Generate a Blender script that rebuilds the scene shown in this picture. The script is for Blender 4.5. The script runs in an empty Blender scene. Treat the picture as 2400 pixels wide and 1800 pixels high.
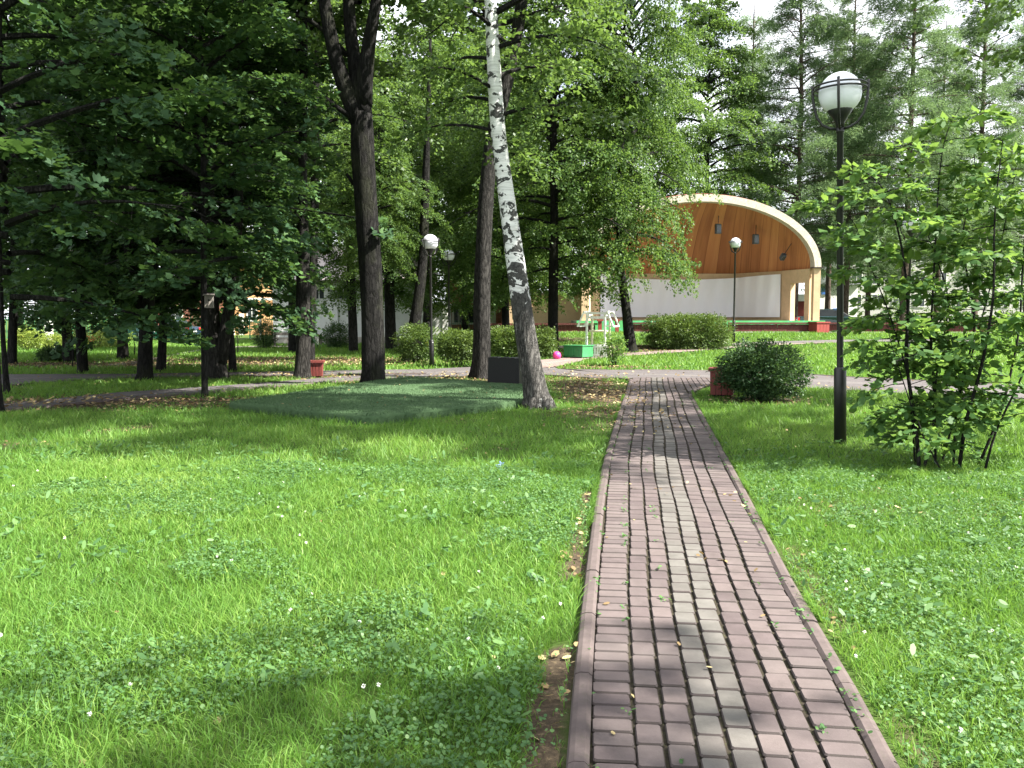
import bpy, bmesh, math, random
import numpy as np
from mathutils import Vector, Matrix
R = math.radians
scn = bpy.context.scene
COL = scn.collection

# ------------------------------------------------------------------ camera, sky, sun, exposure
CAM_Z, FPX, TILT = 1.65, 2000.0, math.atan(155 / 2000.0)
cam = bpy.data.cameras.new('camera'); camo = bpy.data.objects.new('camera', cam); COL.objects.link(camo)
cam.sensor_width = 36.0; cam.lens = 30.0; cam.clip_start = 0.05; cam.clip_end = 2000
camo.location = (0, 0, CAM_Z); camo.rotation_euler = (math.pi / 2 - TILT, 0, 0)
scn.camera = camo
SUN_EL, SUN_AZ = R(48), R(108)          # azimuth clockwise from +Y (camera looks along +Y)
SUN_DIR = Vector((math.cos(SUN_EL) * math.sin(SUN_AZ), math.cos(SUN_EL) * math.cos(SUN_AZ), math.sin(SUN_EL)))
w = bpy.data.worlds.new('World'); scn.world = w; w.use_nodes = True
nt = w.node_tree; nt.nodes.clear()
sky = nt.nodes.new('ShaderNodeTexSky'); sky.sky_type = 'NISHITA'; sky.sun_disc = False
sky.sun_elevation = SUN_EL; sky.sun_rotation = SUN_AZ; sky.air_density = 1.0; sky.dust_density = 1.5
tc = nt.nodes.new('ShaderNodeTexCoord')
cl = nt.nodes.new('ShaderNodeTexNoise'); cl.inputs['Scale'].default_value = 2.6; cl.inputs['Detail'].default_value = 7; cl.inputs['Roughness'].default_value = 0.6
nt.links.new(tc.outputs['Generated'], cl.inputs['Vector'])
cr = nt.nodes.new('ShaderNodeValToRGB'); cr.color_ramp.elements[0].position = 0.30; cr.color_ramp.elements[1].position = 0.50
nt.links.new(cl.outputs['Fac'], cr.inputs['Fac'])
mx = nt.nodes.new('ShaderNodeMix'); mx.data_type = 'RGBA'
nt.links.new(cr.outputs['Color'], mx.inputs['Factor']); nt.links.new(sky.outputs['Color'], mx.inputs['A']); mx.inputs['B'].default_value = (8.6, 8.9, 9.3, 1)
bg = nt.nodes.new('ShaderNodeBackground'); bg.inputs['Strength'].default_value = 0.054
wo = nt.nodes.new('ShaderNodeOutputWorld')
nt.links.new(mx.outputs['Result'], bg.inputs['Color']); nt.links.new(bg.outputs['Background'], wo.inputs['Surface'])
sl = bpy.data.lights.new('sun', 'SUN'); sl.energy = 5.0; sl.angle = R(0.53); sl.color = (1.0, 0.95, 0.86)
so = bpy.data.objects.new('sun', sl); COL.objects.link(so)
so.rotation_euler = SUN_DIR.to_track_quat('Z', 'Y').to_euler(); so.location = (20, -10, 30)
vs = scn.view_settings; vs.view_transform = 'Standard'; vs.look = 'None'; vs.gamma = 1; vs.use_curve_mapping = False
vs.exposure = 2.12
scn.cycles.max_bounces = 7; scn.cycles.diffuse_bounces = 3; scn.cycles.glossy_bounces = 2; scn.cycles.transmission_bounces = 4
scn.cycles.use_denoising = True

# ------------------------------------------------------------------ helpers
def sstep(x, a, b):
    t = np.clip((np.asarray(x, float) - a) / (b - a), 0, 1); return t * t * (3 - 2 * t)
def H(x, y):                             # height of the ground: flat lawn, a bank rising to the stage
    h = 0.80 * sstep(y, 35, 46.5) * sstep(x, -8, -1.5)
    return h + 0.25 * sstep(y, 60, 90)
_rs = np.random.RandomState(5); _T = _rs.rand(256, 256)
def vnoise(x, y, sc):
    x = np.asarray(x, float) / sc + 400.3; y = np.asarray(y, float) / sc + 400.7
    xi = np.floor(x).astype(int); yi = np.floor(y).astype(int); fx = x - xi; fy = y - yi
    fx = fx * fx * (3 - 2 * fx); fy = fy * fy * (3 - 2 * fy)
    g = lambda i, j: _T[i % 256, j % 256]
    return (g(xi, yi) * (1 - fx) + g(xi + 1, yi) * fx) * (1 - fy) + (g(xi, yi + 1) * (1 - fx) + g(xi + 1, yi + 1) * fx) * fy
def fnoise(x, y, sc):
    return 0.55 * vnoise(x, y, sc) + 0.3 * vnoise(x, y, sc * .45) + 0.15 * vnoise(x, y, sc * .2)
_fw = Vector((0, math.cos(TILT), -math.sin(TILT))); _up = Vector((0, math.sin(TILT), math.cos(TILT)))
def ray(px, py): return Vector(((px - 1200) / FPX, 0, 0)) + _fw + _up * ((900 - py) / FPX)
def ap(px, py, Y):                       # the point seen at a place in the photograph, Y metres ahead
    d = ray(px, py); return Vector((0, 0, CAM_Z)) + d * (Y / d.y)
def gp(px, py):                          # the ground seen at a place in the photograph
    d = ray(px, py); lo, hi = 1.0, 110.0
    for _ in range(50):
        m = (lo + hi) / 2; p = d * (m / d.y)
        if CAM_Z + p.z > float(H(p.x, m)): lo = m
        else: hi = m
    p = d * (lo / d.y); return Vector((p.x, lo, float(H(p.x, lo))))
def px2m(w, Y): return w * Y / FPX

def tag(o, label=None, cat=None, group=None, kind=None):
    if label: o['label'] = label
    if cat: o['category'] = cat
    if group: o['group'] = group
    if kind: o['kind'] = kind
    return o
def link(name, me, m=None, parent=None, smooth=False):
    o = bpy.data.objects.new(name, me); COL.objects.link(o)
    if m and not me.materials: me.materials.append(m)
    if parent: o.parent = parent
    if smooth: me.polygons.foreach_set('use_smooth', np.ones(len(me.polygons), bool))
    return o
def empty(name, loc, rz=0, **k):
    o = bpy.data.objects.new(name, None); COL.objects.link(o); o.location = loc; o.rotation_euler = (0, 0, rz); o.empty_display_size = .2
    return tag(o, **k)
def copy_tree(o, parent=None):
    c = o.copy(); COL.objects.link(c)
    if parent: c.parent = parent
    for ch in list(o.children): copy_tree(ch, c)
    return c
def poly_np(name, V, k, tone=None, m=None, parent=None, smooth=False):
    """V: (N,k,3) separate k-gons"""
    N = V.shape[0]; me = bpy.data.meshes.new(name)
    me.vertices.add(N * k); me.vertices.foreach_set('co', V.reshape(-1).astype(np.float32))
    me.loops.add(N * k); me.loops.foreach_set('vertex_index', np.arange(N * k, dtype=np.int32))
    me.polygons.add(N); me.polygons.foreach_set('loop_start', np.arange(0, N * k, k, dtype=np.int32))
    me.update(calc_edges=True)
    if tone is not None:
        a = me.attributes.new('tone', 'FLOAT', 'FACE'); a.data.foreach_set('value', tone.astype(np.float32))
    return link(name, me, m, parent, smooth) if m else me

class MB:                                # collects shapes into ONE mesh
    def __init__(s): s.v = []; s.f = []; s.t = []
    def add(s, vs_, fs, tone=0.5):
        n = len(s.v); s.v += [tuple(p) for p in vs_]; s.f += [tuple(i + n for i in f) for f in fs]; s.t += list(tone) if hasattr(tone, '__len__') else [tone] * len(fs)
    def box(s, x0, x1, y0, y1, z0, z1, tone=.5, top=1.0, M=None, bev=0):
        cx, cy = (x0 + x1) / 2, (y0 + y1) / 2
        q = [(x0, y0, z0), (x1, y0, z0), (x1, y1, z0), (x0, y1, z0)]
        q += [(cx + (a - cx) * top, cy + (b - cy) * top, z1) for a, b, c in q]
        if M is not None: q = [M @ Vector(p) for p in q]
        s.add(q, [(3, 2, 1, 0), (4, 5, 6, 7), (0, 1, 5, 4), (1, 2, 6, 5), (2, 3, 7, 6), (3, 0, 4, 7)], tone)
    def beam(s, a, b, w, h, tone=.5, up=(0, 0, 1)):      # rectangular bar from a to b
        a = Vector(a); b = Vector(b); d = (b - a).normalized(); u = Vector(up)
        if abs(d.dot(u)) > .98: u = Vector((0, 1, 0))
        sd = d.cross(u).normalized() * w / 2; u = sd.cross(d).normalized() * h / 2
        q = [a - sd - u, a + sd - u, a + sd + u, a - sd + u, b - sd - u, b + sd - u, b + sd + u, b - sd + u]
        s.add(q, [(3, 2, 1, 0), (4, 5, 6, 7), (0, 1, 5, 4), (1, 2, 6, 5), (2, 3, 7, 6), (3, 0, 4, 7)], tone)
    def tube(s, pts, rad, n=8, cap=True, rough=0, rnd=None, tone=.5, lobes=None):
        pts = [Vector(p) for p in pts]; rings = []; base = len(s.v); ref = Vector((1, 0, 0))
        for i, p in enumerate(pts):
            d = (pts[min(i + 1, len(pts) - 1)] - pts[max(i - 1, 0)]).normalized()
            if abs(d.dot(ref)) > .95: ref = Vector((0, 1, 0)) if abs(d.y) < .9 else Vector((1, 0, 0))
            a = (ref - d * ref.dot(d)).normalized(); b = d.cross(a); ref = a
            r = rad[i] if hasattr(rad, '__len__') else rad
            for k in range(n):
                t = 2 * math.pi * k / n; rr = r
                if rough: rr *= 1 + rough * (rnd.random() - .5)
                if lobes: rr *= 1 + lobes(i, t)
                s.v.append(tuple(p + (a * math.cos(t) + b * math.sin(t)) * rr))
        for i in range(len(pts) - 1):
            for k in range(n):
                k2 = (k + 1) % n
                s.f.append((base + i * n + k, base + i * n + k2, base + (i + 1) * n + k2, base + (i + 1) * n + k)); s.t.append(tone)
        if cap:
            s.f.append(tuple(base + k for k in reversed(range(n)))); s.f.append(tuple(base + (len(pts) - 1) * n + k for k in range(n))); s.t += [tone, tone]
    def lathe(s, prof, n=24, c=(0, 0, 0), tone=.5):      # prof: (r, z)
        base = len(s.v)
        for r, z in prof:
            for k in range(n):
                t = 2 * math.pi * k / n; s.v.append((c[0] + r * math.cos(t), c[1] + r * math.sin(t), c[2] + z))
        for i in range(len(prof) - 1):
            for k in range(n):
                k2 = (k + 1) % n
                s.f.append((base + i * n + k, base + i * n + k2, base + (i + 1) * n + k2, base + (i + 1) * n + k)); s.t.append(tone)
    def build(s, name, m, parent=None, smooth=False, bev=0):
        me = bpy.data.meshes.new(name); me.from_pydata(s.v, [], s.f)
        a = me.attributes.new('tone', 'FLOAT', 'FACE'); a.data.foreach_set('value', np.array(s.t, np.float32))
        if bev:
            bm = bmesh.new(); bm.from_mesh(me)
            bmesh.ops.bevel(bm, geom=list(bm.edges), offset=bev, segments=2, affect='EDGES', profile=.5, clamp_overlap=True)
            bm.to_mesh(me); bm.free()
        me.update(); return link(name, me, m, parent, smooth)

# ------------------------------------------------------------------ materials
def new_mat(name):
    m = bpy.data.materials.new(name); m.use_nodes = True; t = m.node_tree; b = t.nodes['Principled BSDF']; return m, t, b
def ramp(t, src, stops):
    r = t.nodes.new('ShaderNodeValToRGB'); e = r.color_ramp.elements
    while len(e) < len(stops): e.new(.5)
    for el, (p, c) in zip(e, stops): el.position = p; el.color = (c[0], c[1], c[2], 1)
    t.links.new(src, r.inputs['Fac']); return r.outputs['Color']
def attr(t, name): a = t.nodes.new('ShaderNodeAttribute'); a.attribute_name = name; return a.outputs['Fac']
def coords(t, scale=(1, 1, 1), kind='Object'):
    c = t.nodes.new('ShaderNodeTexCoord'); mp = t.nodes.new('ShaderNodeMapping'); mp.inputs['Scale'].default_value = scale
    t.links.new(c.outputs[kind], mp.inputs['Vector']); return mp.outputs['Vector']
def noise(t, vec, sc, det=4, rough=.6, dist=0):
    n = t.nodes.new('ShaderNodeTexNoise'); n.inputs['Scale'].default_value = sc; n.inputs['Detail'].default_value = det
    n.inputs['Roughness'].default_value = rough; n.inputs['Distortion'].default_value = dist
    if vec is not None: t.links.new(vec, n.inputs['Vector'])
    return n.outputs['Fac']
def math_(t, op, a, b=None):
    n = t.nodes.new('ShaderNodeMath'); n.operation = op
    for i, v in enumerate((a, b)):
        if v is None: continue
        if isinstance(v, (int, float)): n.inputs[i].default_value = v
        else: t.links.new(v, n.inputs[i])
    return n.outputs[0]
def mixc(t, f, a, b, mode='MIX'):
    n = t.nodes.new('ShaderNodeMix'); n.data_type = 'RGBA'; n.blend_type = mode
    for s_, v in (('Factor', f), ('A', a), ('B', b)):
        if isinstance(v, (int, float)): n.inputs[s_].default_value = v
        elif isinstance(v, (tuple, list)): n.inputs[s_].default_value = (v[0], v[1], v[2], 1)
        else: t.links.new(v, n.inputs[s_])
    return n.outputs['Result']
def bump(t, b, h, strength=.5, dist=.02):
    n = t.nodes.new('ShaderNodeBump'); n.inputs['Strength'].default_value = strength; n.inputs['Distance'].default_value = dist
    t.links.new(h, n.inputs['Height']); t.links.new(n.outputs['Normal'], b.inputs['Normal'])
def spec(b, rough, sp=.4):
    b.inputs['Roughness'].default_value = rough; b.inputs['Specular IOR Level'].default_value = sp

def paint(name, c, rough=.5, var=.25, sc=6, dirt=None, sp=.4, bmp=0.0, stretch=(1, 1, 1)):
    m, t, b = new_mat(name); v = coords(t, stretch); n = noise(t, v, sc, 6, .65)
    lo = tuple(x * (1 - var) for x in c); hi = tuple(min(1, x * (1 + var * .6)) for x in c)
    col = ramp(t, n, [(.25, lo), (.75, hi)])
    if dirt:
        n2 = noise(t, coords(t, stretch), sc * 2.3, 8, .7); f = ramp(t, n2, [(.52, (0, 0, 0)), (.72, (1, 1, 1))])
        col = mixc(t, f, col, dirt)
    t.links.new(col, b.inputs['Base Color']); spec(b, rough, sp)
    if bmp: bump(t, b, n, bmp, .01)
    return m
def leafmat(name, dark, mid, light, trans, tf=.42, rough=.45, sp=.35):
    m, t, b = new_mat(name); out = t.nodes['Material Output']
    f = attr(t, 'tone'); col = ramp(t, f, [(0, dark), (.55, mid), (1, light)])
    t.links.new(col, b.inputs['Base Color']); spec(b, rough, sp)
    tr = t.nodes.new('ShaderNodeBsdfTranslucent'); tc_ = mixc(t, .65, col, trans)
    t.links.new(tc_, tr.inputs['Color'])
    mxs = t.nodes.new('ShaderNodeMixShader'); mxs.inputs['Fac'].default_value = tf
    t.links.new(b.outputs[0], mxs.inputs[1]); t.links.new(tr.outputs[0], mxs.inputs[2]); t.links.new(mxs.outputs[0], out.inputs['Surface'])
    return m
def barkmat(name, dark, light, sc=7, moss=None):
    m, t, b = new_mat(name); v = coords(t, (1, 1, .16))
    vo = t.nodes.new('ShaderNodeTexVoronoi'); vo.feature = 'DISTANCE_TO_EDGE'; vo.inputs['Scale'].default_value = sc * 2.4
    nz = noise(t, v, sc, 6, .7); ad = t.nodes.new('ShaderNodeVectorMath'); ad.operation = 'MULTIPLY_ADD'
    cmb = t.nodes.new('ShaderNodeCombineXYZ')
    for i in range(3): t.links.new(nz, cmb.inputs[i])
    t.links.new(cmb.outputs[0], ad.inputs[0]); ad.inputs[1].default_value = (.35, .35, .1); t.links.new(v, ad.inputs[2]); t.links.new(ad.outputs[0], vo.inputs['Vector'])
    h = math_(t, 'ADD', math_(t, 'MULTIPLY', math_(t, 'MINIMUM', vo.outputs['Distance'], .22), 3.2), math_(t, 'MULTIPLY', nz, .5))
    col = ramp(t, h, [(.15, dark), (.95, light)])
    n2 = noise(t, coords(t, (1, 1, .5)), 2.2, 5, .6)
    if moss:
        col = mixc(t, ramp(t, n2, [(.5, (0, 0, 0)), (.68, (1, 1, 1))]), col, moss)
    col = mixc(t, ramp(t, noise(t, coords(t), 9, 5, .7), [(.58, (0, 0, 0)), (.74, (.55, .55, .55))]), col, tuple(min(1, x * 1.6) for x in light))
    t.links.new(col, b.inputs['Base Color']); spec(b, .9, .15); bump(t, b, h, 1.0, .035)
    return m

M = {}
M['maple_leaf'] = leafmat('maple_leaf', (.019, .048, .023), (.036, .082, .035), (.075, .145, .042), (.11, .20, .035), .36, .6, .18)
M['linden_leaf'] = leafmat('linden_leaf', (.030, .066, .018), (.062, .122, .031), (.145, .225, .062), (.18, .29, .045), .45, .5, .22)
M['high_leaf'] = leafmat('high_leaf', (.030, .066, .018), (.064, .122, .031), (.13, .205, .055), (.17, .27, .045), .45)
M['larch_needle'] = leafmat('larch_needle', (.075, .135, .062), (.110, .180, .082), (.165, .245, .105), (.18, .27, .09), .42, .6, .2)
M['bush_leaf'] = leafmat('bush_leaf', (.022, .055, .022), (.04, .088, .03), (.085, .14, .03), (.09, .16, .03), .28, .5, .25)
M['hedge_leaf'] = leafmat('hedge_leaf', (.05, .09, .025), (.085, .14, .035), (.15, .21, .05), (.16, .24, .03), .35)
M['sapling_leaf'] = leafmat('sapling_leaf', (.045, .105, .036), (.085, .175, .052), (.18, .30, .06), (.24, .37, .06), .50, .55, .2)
M['yellow_shrub'] = leafmat('yellow_shrub', (.10, .16, .03), (.19, .26, .045), (.30, .34, .06), (.25, .32, .04), .35)
M['grass'] = leafmat('grass_blade', (.038, .10, .018), (.108, .232, .038), (.245, .355, .078), (.20, .36, .04), .45, .5, .3)
M['clover'] = leafmat('clover_leaf', (.046, .112, .038), (.085, .18, .055), (.15, .25, .08), (.13, .25, .045), .35, .5, .3)
M['litter'] = leafmat('dry_leaf', (.11, .075, .04), (.24, .17, .085), (.46, .39, .20), (.3, .2, .05), .15, .7, .2)
M['bark'] = barkmat('bark', (.007, .0068, .0068), (.028, .027, .0255), 7)
M['bark_grey'] = barkmat('bark_grey', (.008, .0075, .007), (.038, .036, .033), 6)
M['bark_moss'] = barkmat('bark_moss', (.005, .0048, .0047), (.017, .0162, .0155), 6, (.026, .028, .018))
M['bark_larch'] = barkmat('bark_larch', (.03, .024, .02), (.14, .105, .085), 5)
# ------------------------------------------------------------------ layout of paths (traced on the ground)
def W(lst): return [gp(a, b) for a, b in lst]
_Lp = W([(1383, 1800), (1390, 1560), (1400, 1410), (1416, 1193), (1432, 1085), (1459, 976), (1476, 922), (1481, 896)])
_Rp = W([(2051, 1800), (1942, 1573), (1834, 1389), (1736, 1172), (1676, 1052), (1632, 966), (1617, 935)])
def edge(pts):
    ys = [p.y for p in pts]; xs = [p.x for p in pts]
    s0 = (xs[1] - xs[0]) / (ys[1] - ys[0]); s1 = (xs[-1] - xs[-2]) / (ys[-1] - ys[-2])
    ys = [-4.0] + ys + [30.0]; xs = [xs[0] - s0 * (ys[1] + 4)] + xs + [xs[-1] + s1 * (30 - ys[-2])]
    yy = np.linspace(-4, 30, 341); xx = np.interp(yy, ys, xs); k = np.ones(13) / 13
    xx = np.convolve(np.pad(xx, 6, mode='edge'), k, 'valid')
    return lambda y: np.interp(y, yy, xx)
PL, PR = edge(_Lp), edge(_Rp)
PATH_END = gp(1481, 887).y
_flare = W([(1617, 935), (1624, 922), (1645, 911), (1668, 903), (1700, 897), (1760, 893)])
def PFL(y):                               # right-hand edge including the flare at the junction
    return np.interp(y, [_flare[0].y - .01] + [p.y for p in _flare], [0] + [p.x for p in _flare])

CROSS_FAR = [(1000, 866), (1112, 860), (1190, 853), (1275, 849), (1310, 866), (1400, 868), (1540, 868), (1660, 869), (1871, 877), (2034, 887), (2142, 892), (2420, 905), (2700, 925)]
CROSS_NEAR = [(1000, 886), (1112, 881), (1190, 880), (1275, 880), (1340, 883), (1400, 887), (1480, 887), (1660, 890), (1760, 900), (1850, 908), (2034, 917), (2142, 925), (2420, 950), (2700, 985)]
NEARP_FAR = [(-400, 975), (-150, 960), (16, 947), (271, 921), (472, 908), (600, 899), (700, 891), (840, 880), (1000, 876)]
NEARP_NEAR = [(-400, 1000), (-150, 980), (12, 963), (271, 937), (472, 923), (600, 910), (700, 902), (840, 891), (1000, 886)]
FARP_FAR = [(-400, 880), (-150, 878), (16, 878), (325, 877), (534, 873), (688, 871), (839, 868), (1000, 866)]
FARP_NEAR = [(-400, 935), (-150, 922), (54, 901), (200, 890), (325, 886), (534, 881), (688, 881), (839, 877), (1000, 876)]
STG_NEAR = [(1215, 868), (1300, 862), (1360, 848), (1427, 838), (1560, 829), (1676, 820), (1800, 811), (1960, 804)]
STG_FAR = [(1200, 850), (1300, 842), (1360, 837), (1427, 831), (1560, 823), (1676, 816), (1800, 806), (1960, 799)]
BANK_FAR = [(1090, 811), (1190, 811), (1300, 812), (1450, 812)]
BANK_NEAR = [(1090, 817), (1190, 817), (1300, 818), (1450, 818)]
FRONT_FAR = [(1717, 806), (1800, 802), (1900, 799.5), (1960, 798), (2100, 797), (2300, 797)]
FRONT_NEAR = [(1717, 811), (1800, 807), (1900, 805), (1960, 803), (2100, 802), (2300, 803)]
YARD_FAR = [(930, 803), (1000, 804), (1060, 804), (1190, 806)]
YARD_NEAR = [(930, 812), (1000, 814), (1060, 816), (1190, 817)]
TRAIL_FAR = [(250, 855), (325, 846), (400, 832), (470, 819), (560, 812), (640, 811), (700, 811)]
TRAIL_NEAR = [(250, 861), (325, 852), (400, 836), (470, 823), (560, 816), (640, 815), (700, 814)]

def resample(pts, n):
    P = np.array([tuple(p) for p in pts]); d = np.r_[0, np.cumsum(np.linalg.norm(np.diff(P[:, :2], axis=0), axis=1))]
    s = np.linspace(0, d[-1], n); return np.stack([np.interp(s, d, P[:, i]) for i in range(3)], 1)
POLYS = []
def strip(name, far, near, zoff, m, n=60, across=5, **k):
    A = resample(W(near), n); B = resample(W(far), n)
    POLYS.append(np.r_[A[:, :2], B[::-1, :2]])
    V = []; U = []
    for i in range(n):
        for j in range(across + 1):
            q = A[i] + (B[i] - A[i]) * j / across; V.append((q[0], q[1], float(H(q[0], q[1])) + zoff)); U.append((0.5 * (A[i][0] + B[i][0]), j / across))
    F = [(i * (across + 1) + j, (i + 1) * (across + 1) + j, (i + 1) * (across + 1) + j + 1, i * (across + 1) + j + 1) for i in range(n - 1) for j in range(across)]
    me = bpy.data.meshes.new(name); me.from_pydata(V, [], F); uv = me.uv_layers.new(name='UVMap')
    for l in me.loops: uv.data[l.index].uv = U[l.vertex_index]
    o = link(name, me, m); tag(o, kind='structure', **k); return o

def pathmat(name, base, stripe, brick=True):
    m, t, b = new_mat(name); v = coords(t, (1, 1, 1)); n = noise(t, v, 3.0, 6, .65); n2 = noise(t, v, 40, 3, .6)
    col = ramp(t, n, [(.3, tuple(x * .8 for x in base)), (.7, tuple(x * 1.15 for x in base))])
    uvn = t.nodes.new('ShaderNodeUVMap'); sp_ = t.nodes.new('ShaderNodeSeparateXYZ'); t.links.new(uvn.outputs[0], sp_.inputs[0])
    st = ramp(t, sp_.outputs['Y'], [(.42, (0, 0, 0)), (.47, (1, 1, 1)), (.56, (1, 1, 1)), (.61, (0, 0, 0))])
    col = mixc(t, math_(t, 'MULTIPLY', st, .7), col, stripe)
    br = t.nodes.new('ShaderNodeTexBrick'); br.inputs['Scale'].default_value = 1.0; br.inputs['Brick Width'].default_value = .19; br.inputs['Row Height'].default_value = .12
    br.inputs['Mortar Size'].default_value = .008; br.inputs['Color1'].default_value = (1, 1, 1, 1); br.inputs['Color2'].default_value = (.82, .82, .82, 1); br.inputs['Mortar'].default_value = (.3, .3, .3, 1)
    t.links.new(v, br.inputs['Vector'])
    if brick: col = mixc(t, .8, col, br.outputs['Color'], 'MULTIPLY')
    col = mixc(t, math_(t, 'MULTIPLY', n2, .35), col, tuple(x * .5 for x in base))
    t.links.new(col, b.inputs['Base Color']); spec(b, .85, .25)
    if brick: bump(t, b, br.outputs['Fac'], -.4, .01)
    return m
M['asphalt'] = pathmat('walk_paving', (.118, .105, .106), (.16, .147, .142))
M['asphalt_dark'] = pathmat('walk_paving_dark', (.115, .104, .106), (.15, .137, .135))
M['pink_paving'] = pathmat('pink_paving', (.24, .185, .17), (.27, .225, .21))
M['soil'] = paint('bare_soil', (.09, .07, .05), .95, .4, 5, (.16, .12, .08), .1)
M['trodden'] = paint('trodden_path', (.17, .15, .13), .95, .3, 3, (.1, .09, .06), .1)
M['kerb'] = paint('kerb_stone', (.098, .078, .075), .85, .3, 9, (.075, .065, .055), .2, .3)

strip('cross_path', CROSS_FAR, CROSS_NEAR, .012, M['asphalt'], 90)
strip('shaded_path', NEARP_FAR, NEARP_NEAR, .012, M['asphalt_dark'], 60)
strip('lower_path', FARP_FAR, FARP_NEAR, .012, M['asphalt_dark'], 60)
strip('paved_path', STG_FAR, STG_NEAR, .03, M['pink_paving'], 70)
strip('bank_path', BANK_FAR, BANK_NEAR, .03, M['asphalt'], 40)
strip('front_path', FRONT_FAR, FRONT_NEAR, .035, M['asphalt'], 50)
strip('yard_path', YARD_FAR, YARD_NEAR, .014, M['asphalt_dark'], 30)
strip('trail', TRAIL_FAR, TRAIL_NEAR, .014, M['trodden'], 40)

# ------------------------------------------------------------------ the brick path: every paver a bevelled block of one mesh
def paver_mat():
    m, t, b = new_mat('paver'); f = attr(t, 'tone'); v = coords(t)
    col = ramp(t, f, [(0, (.080, .063, .064)), (.2, (.098, .078, .078)), (.45, (.120, .098, .095)), (.46, (.088, .083, .076)), (.72, (.110, .105, .096)), (1, (.132, .127, .116))])
    n = noise(t, v, 120, 3, .7); n2 = noise(t, v, 7, 6, .7)
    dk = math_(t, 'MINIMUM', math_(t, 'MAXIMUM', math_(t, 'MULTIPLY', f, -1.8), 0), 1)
    col = mixc(t, .7, col, ramp(t, n2, [(.3, (.58, .56, .54)), (.7, (1.15, 1.12, 1.12))]), 'MULTIPLY'); col = mixc(t, ramp(t, noise(t, v, 1.4, 4, .6), [(.45, (0, 0, 0)), (.65, (.55, .55, .55))]), col, (.098, .083, .079))
    col = mixc(t, ramp(t, n, [(.62, (0, 0, 0)), (.8, (.4, .4, .4))]), col, (.19, .17, .155))
    col = mixc(t, ramp(t, noise(t, v, 19, 5, .75), [(.66, (0, 0, 0)), (.74, (.6, .6, .6))]), col, (.045, .038, .034))
    col = mixc(t, ramp(t, noise(t, v, 5.5, 3, .6), [(.71, (0, 0, 0)), (.78, (.55, .55, .55))]), col, (.22, .215, .20))
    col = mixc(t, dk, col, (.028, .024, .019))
    t.links.new(col, b.inputs['Base Color']); spec(b, .8, .3); bump(t, b, n, .35, .004); return m
M['paver'] = paver_mat()
rb = random.Random(3)
pv = MB()
def paver(cx, cy, wx, ly, ang, tone):
    ca, sa = math.cos(ang), math.sin(ang); dz = rb.gauss(0, .0016); b_ = .005; tx, ty = rb.gauss(0, .004), rb.gauss(0, .004)
    def P(u, v, z): return (cx + u * ca - v * sa, cy + u * sa + v * ca, z + dz + u * tx + v * ty)
    hx, hy = wx / 2, ly / 2; c_ = .008
    def rim(e, z): return [P(u, v, z) for u, v in ((-hx + e + c_, -hy + e), (hx - e - c_, -hy + e), (hx - e, -hy + e + c_), (hx - e, hy - e - c_), (hx - e - c_, hy - e), (-hx + e + c_, hy - e), (-hx + e, hy - e - c_), (-hx + e, -hy + e + c_))]
    q = rim(0, .0) + rim(0, .026) + rim(b_, .034)
    fs = [(16, 17, 18, 19, 20, 21, 22, 23)]
    for k in range(8):
        k2 = (k + 1) % 8; fs += [(k, k2, 8 + k2, 8 + k), (8 + k, 8 + k2, 16 + k2, 16 + k)]
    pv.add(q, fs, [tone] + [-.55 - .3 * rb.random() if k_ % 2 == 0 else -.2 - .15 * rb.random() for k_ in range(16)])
cols = [(.172, 0, 'h'), (.115, 0, 'p'), (.115, 0, 'p'), (.115, 1, 'p'), (.115, 1, 'p'), (.115, 0, 'p'), (.115, 0, 'p'), (.172, 0, 'h')]
tot = sum(c[0] for c in cols); acc = 0
for wd, grey, kd in cols:
    f0, f1 = acc / tot, (acc + wd) / tot; acc += wd; y = -2.5 + rb.random() * .15
    while y < PATH_END - .1:
        l_ = (.115 if kd == 'h' else .172) + rb.gauss(0, .0015); ym = y + l_ / 2
        sl_ = float(PL(ym + .3) - PL(ym - .3)) / .6; sr_ = float(PR(ym + .3) - PR(ym - .3)) / .6; s_ = sl_ + (sr_ - sl_) * (f0 + f1) / 2
        x0 = float(PL(ym)) + .01; x1 = float(PR(ym)) - .01; wob = .010 * math.sin(ym * 1.1 + f0 * 2) + .004 * math.sin(ym * 3.1 + f0 * 9) + rb.gauss(0, .0015)
        cx = x0 + (x1 - x0) * (f0 + f1) / 2 + wob; ang = -math.atan(s_) * .8
        yo = -s_ * (cx - (x0 + x1) / 2) * .8
        g_ = rb.random(); tone = (.46 + .54 * g_) if grey else .45 * g_
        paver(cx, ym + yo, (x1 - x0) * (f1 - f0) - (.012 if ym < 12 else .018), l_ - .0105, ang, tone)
        y += l_ * (1.004)
k = 0
while k < 26:                              # the fan of extra rows where the path meets the cross path
    y = _flare[0].y - .3 + rb.random() * .1
    while y < PATH_END - .1:
        x = float(PR(y)) + .08 + k * .135
        if x < float(PFL(y)) - .07: paver(x, y, .122, .165, -.12, .45 * rb.random())
        y += .174
    k += 1
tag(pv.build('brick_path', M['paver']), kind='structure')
jb = MB(); yy = np.linspace(-2.6, PATH_END + .05, 120)
q = []
for y in yy:
    xr = max(float(PR(y)), float(PFL(y)) if y > _flare[0].y else -9)
    q += [(float(PL(y)) - .02, y, .017), (xr + .02, y, .017)]
jb.add(q, [(2 * i, 2 * i + 1, 2 * i + 3, 2 * i + 2) for i in range(len(yy) - 1)])
M['joint'] = paint('joint_sand', (.038, .032, .024), .95, .5, 30, (.07, .08, .03), .1)
tag(jb.build('path_bed', M['joint']), kind='structure')
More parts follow.
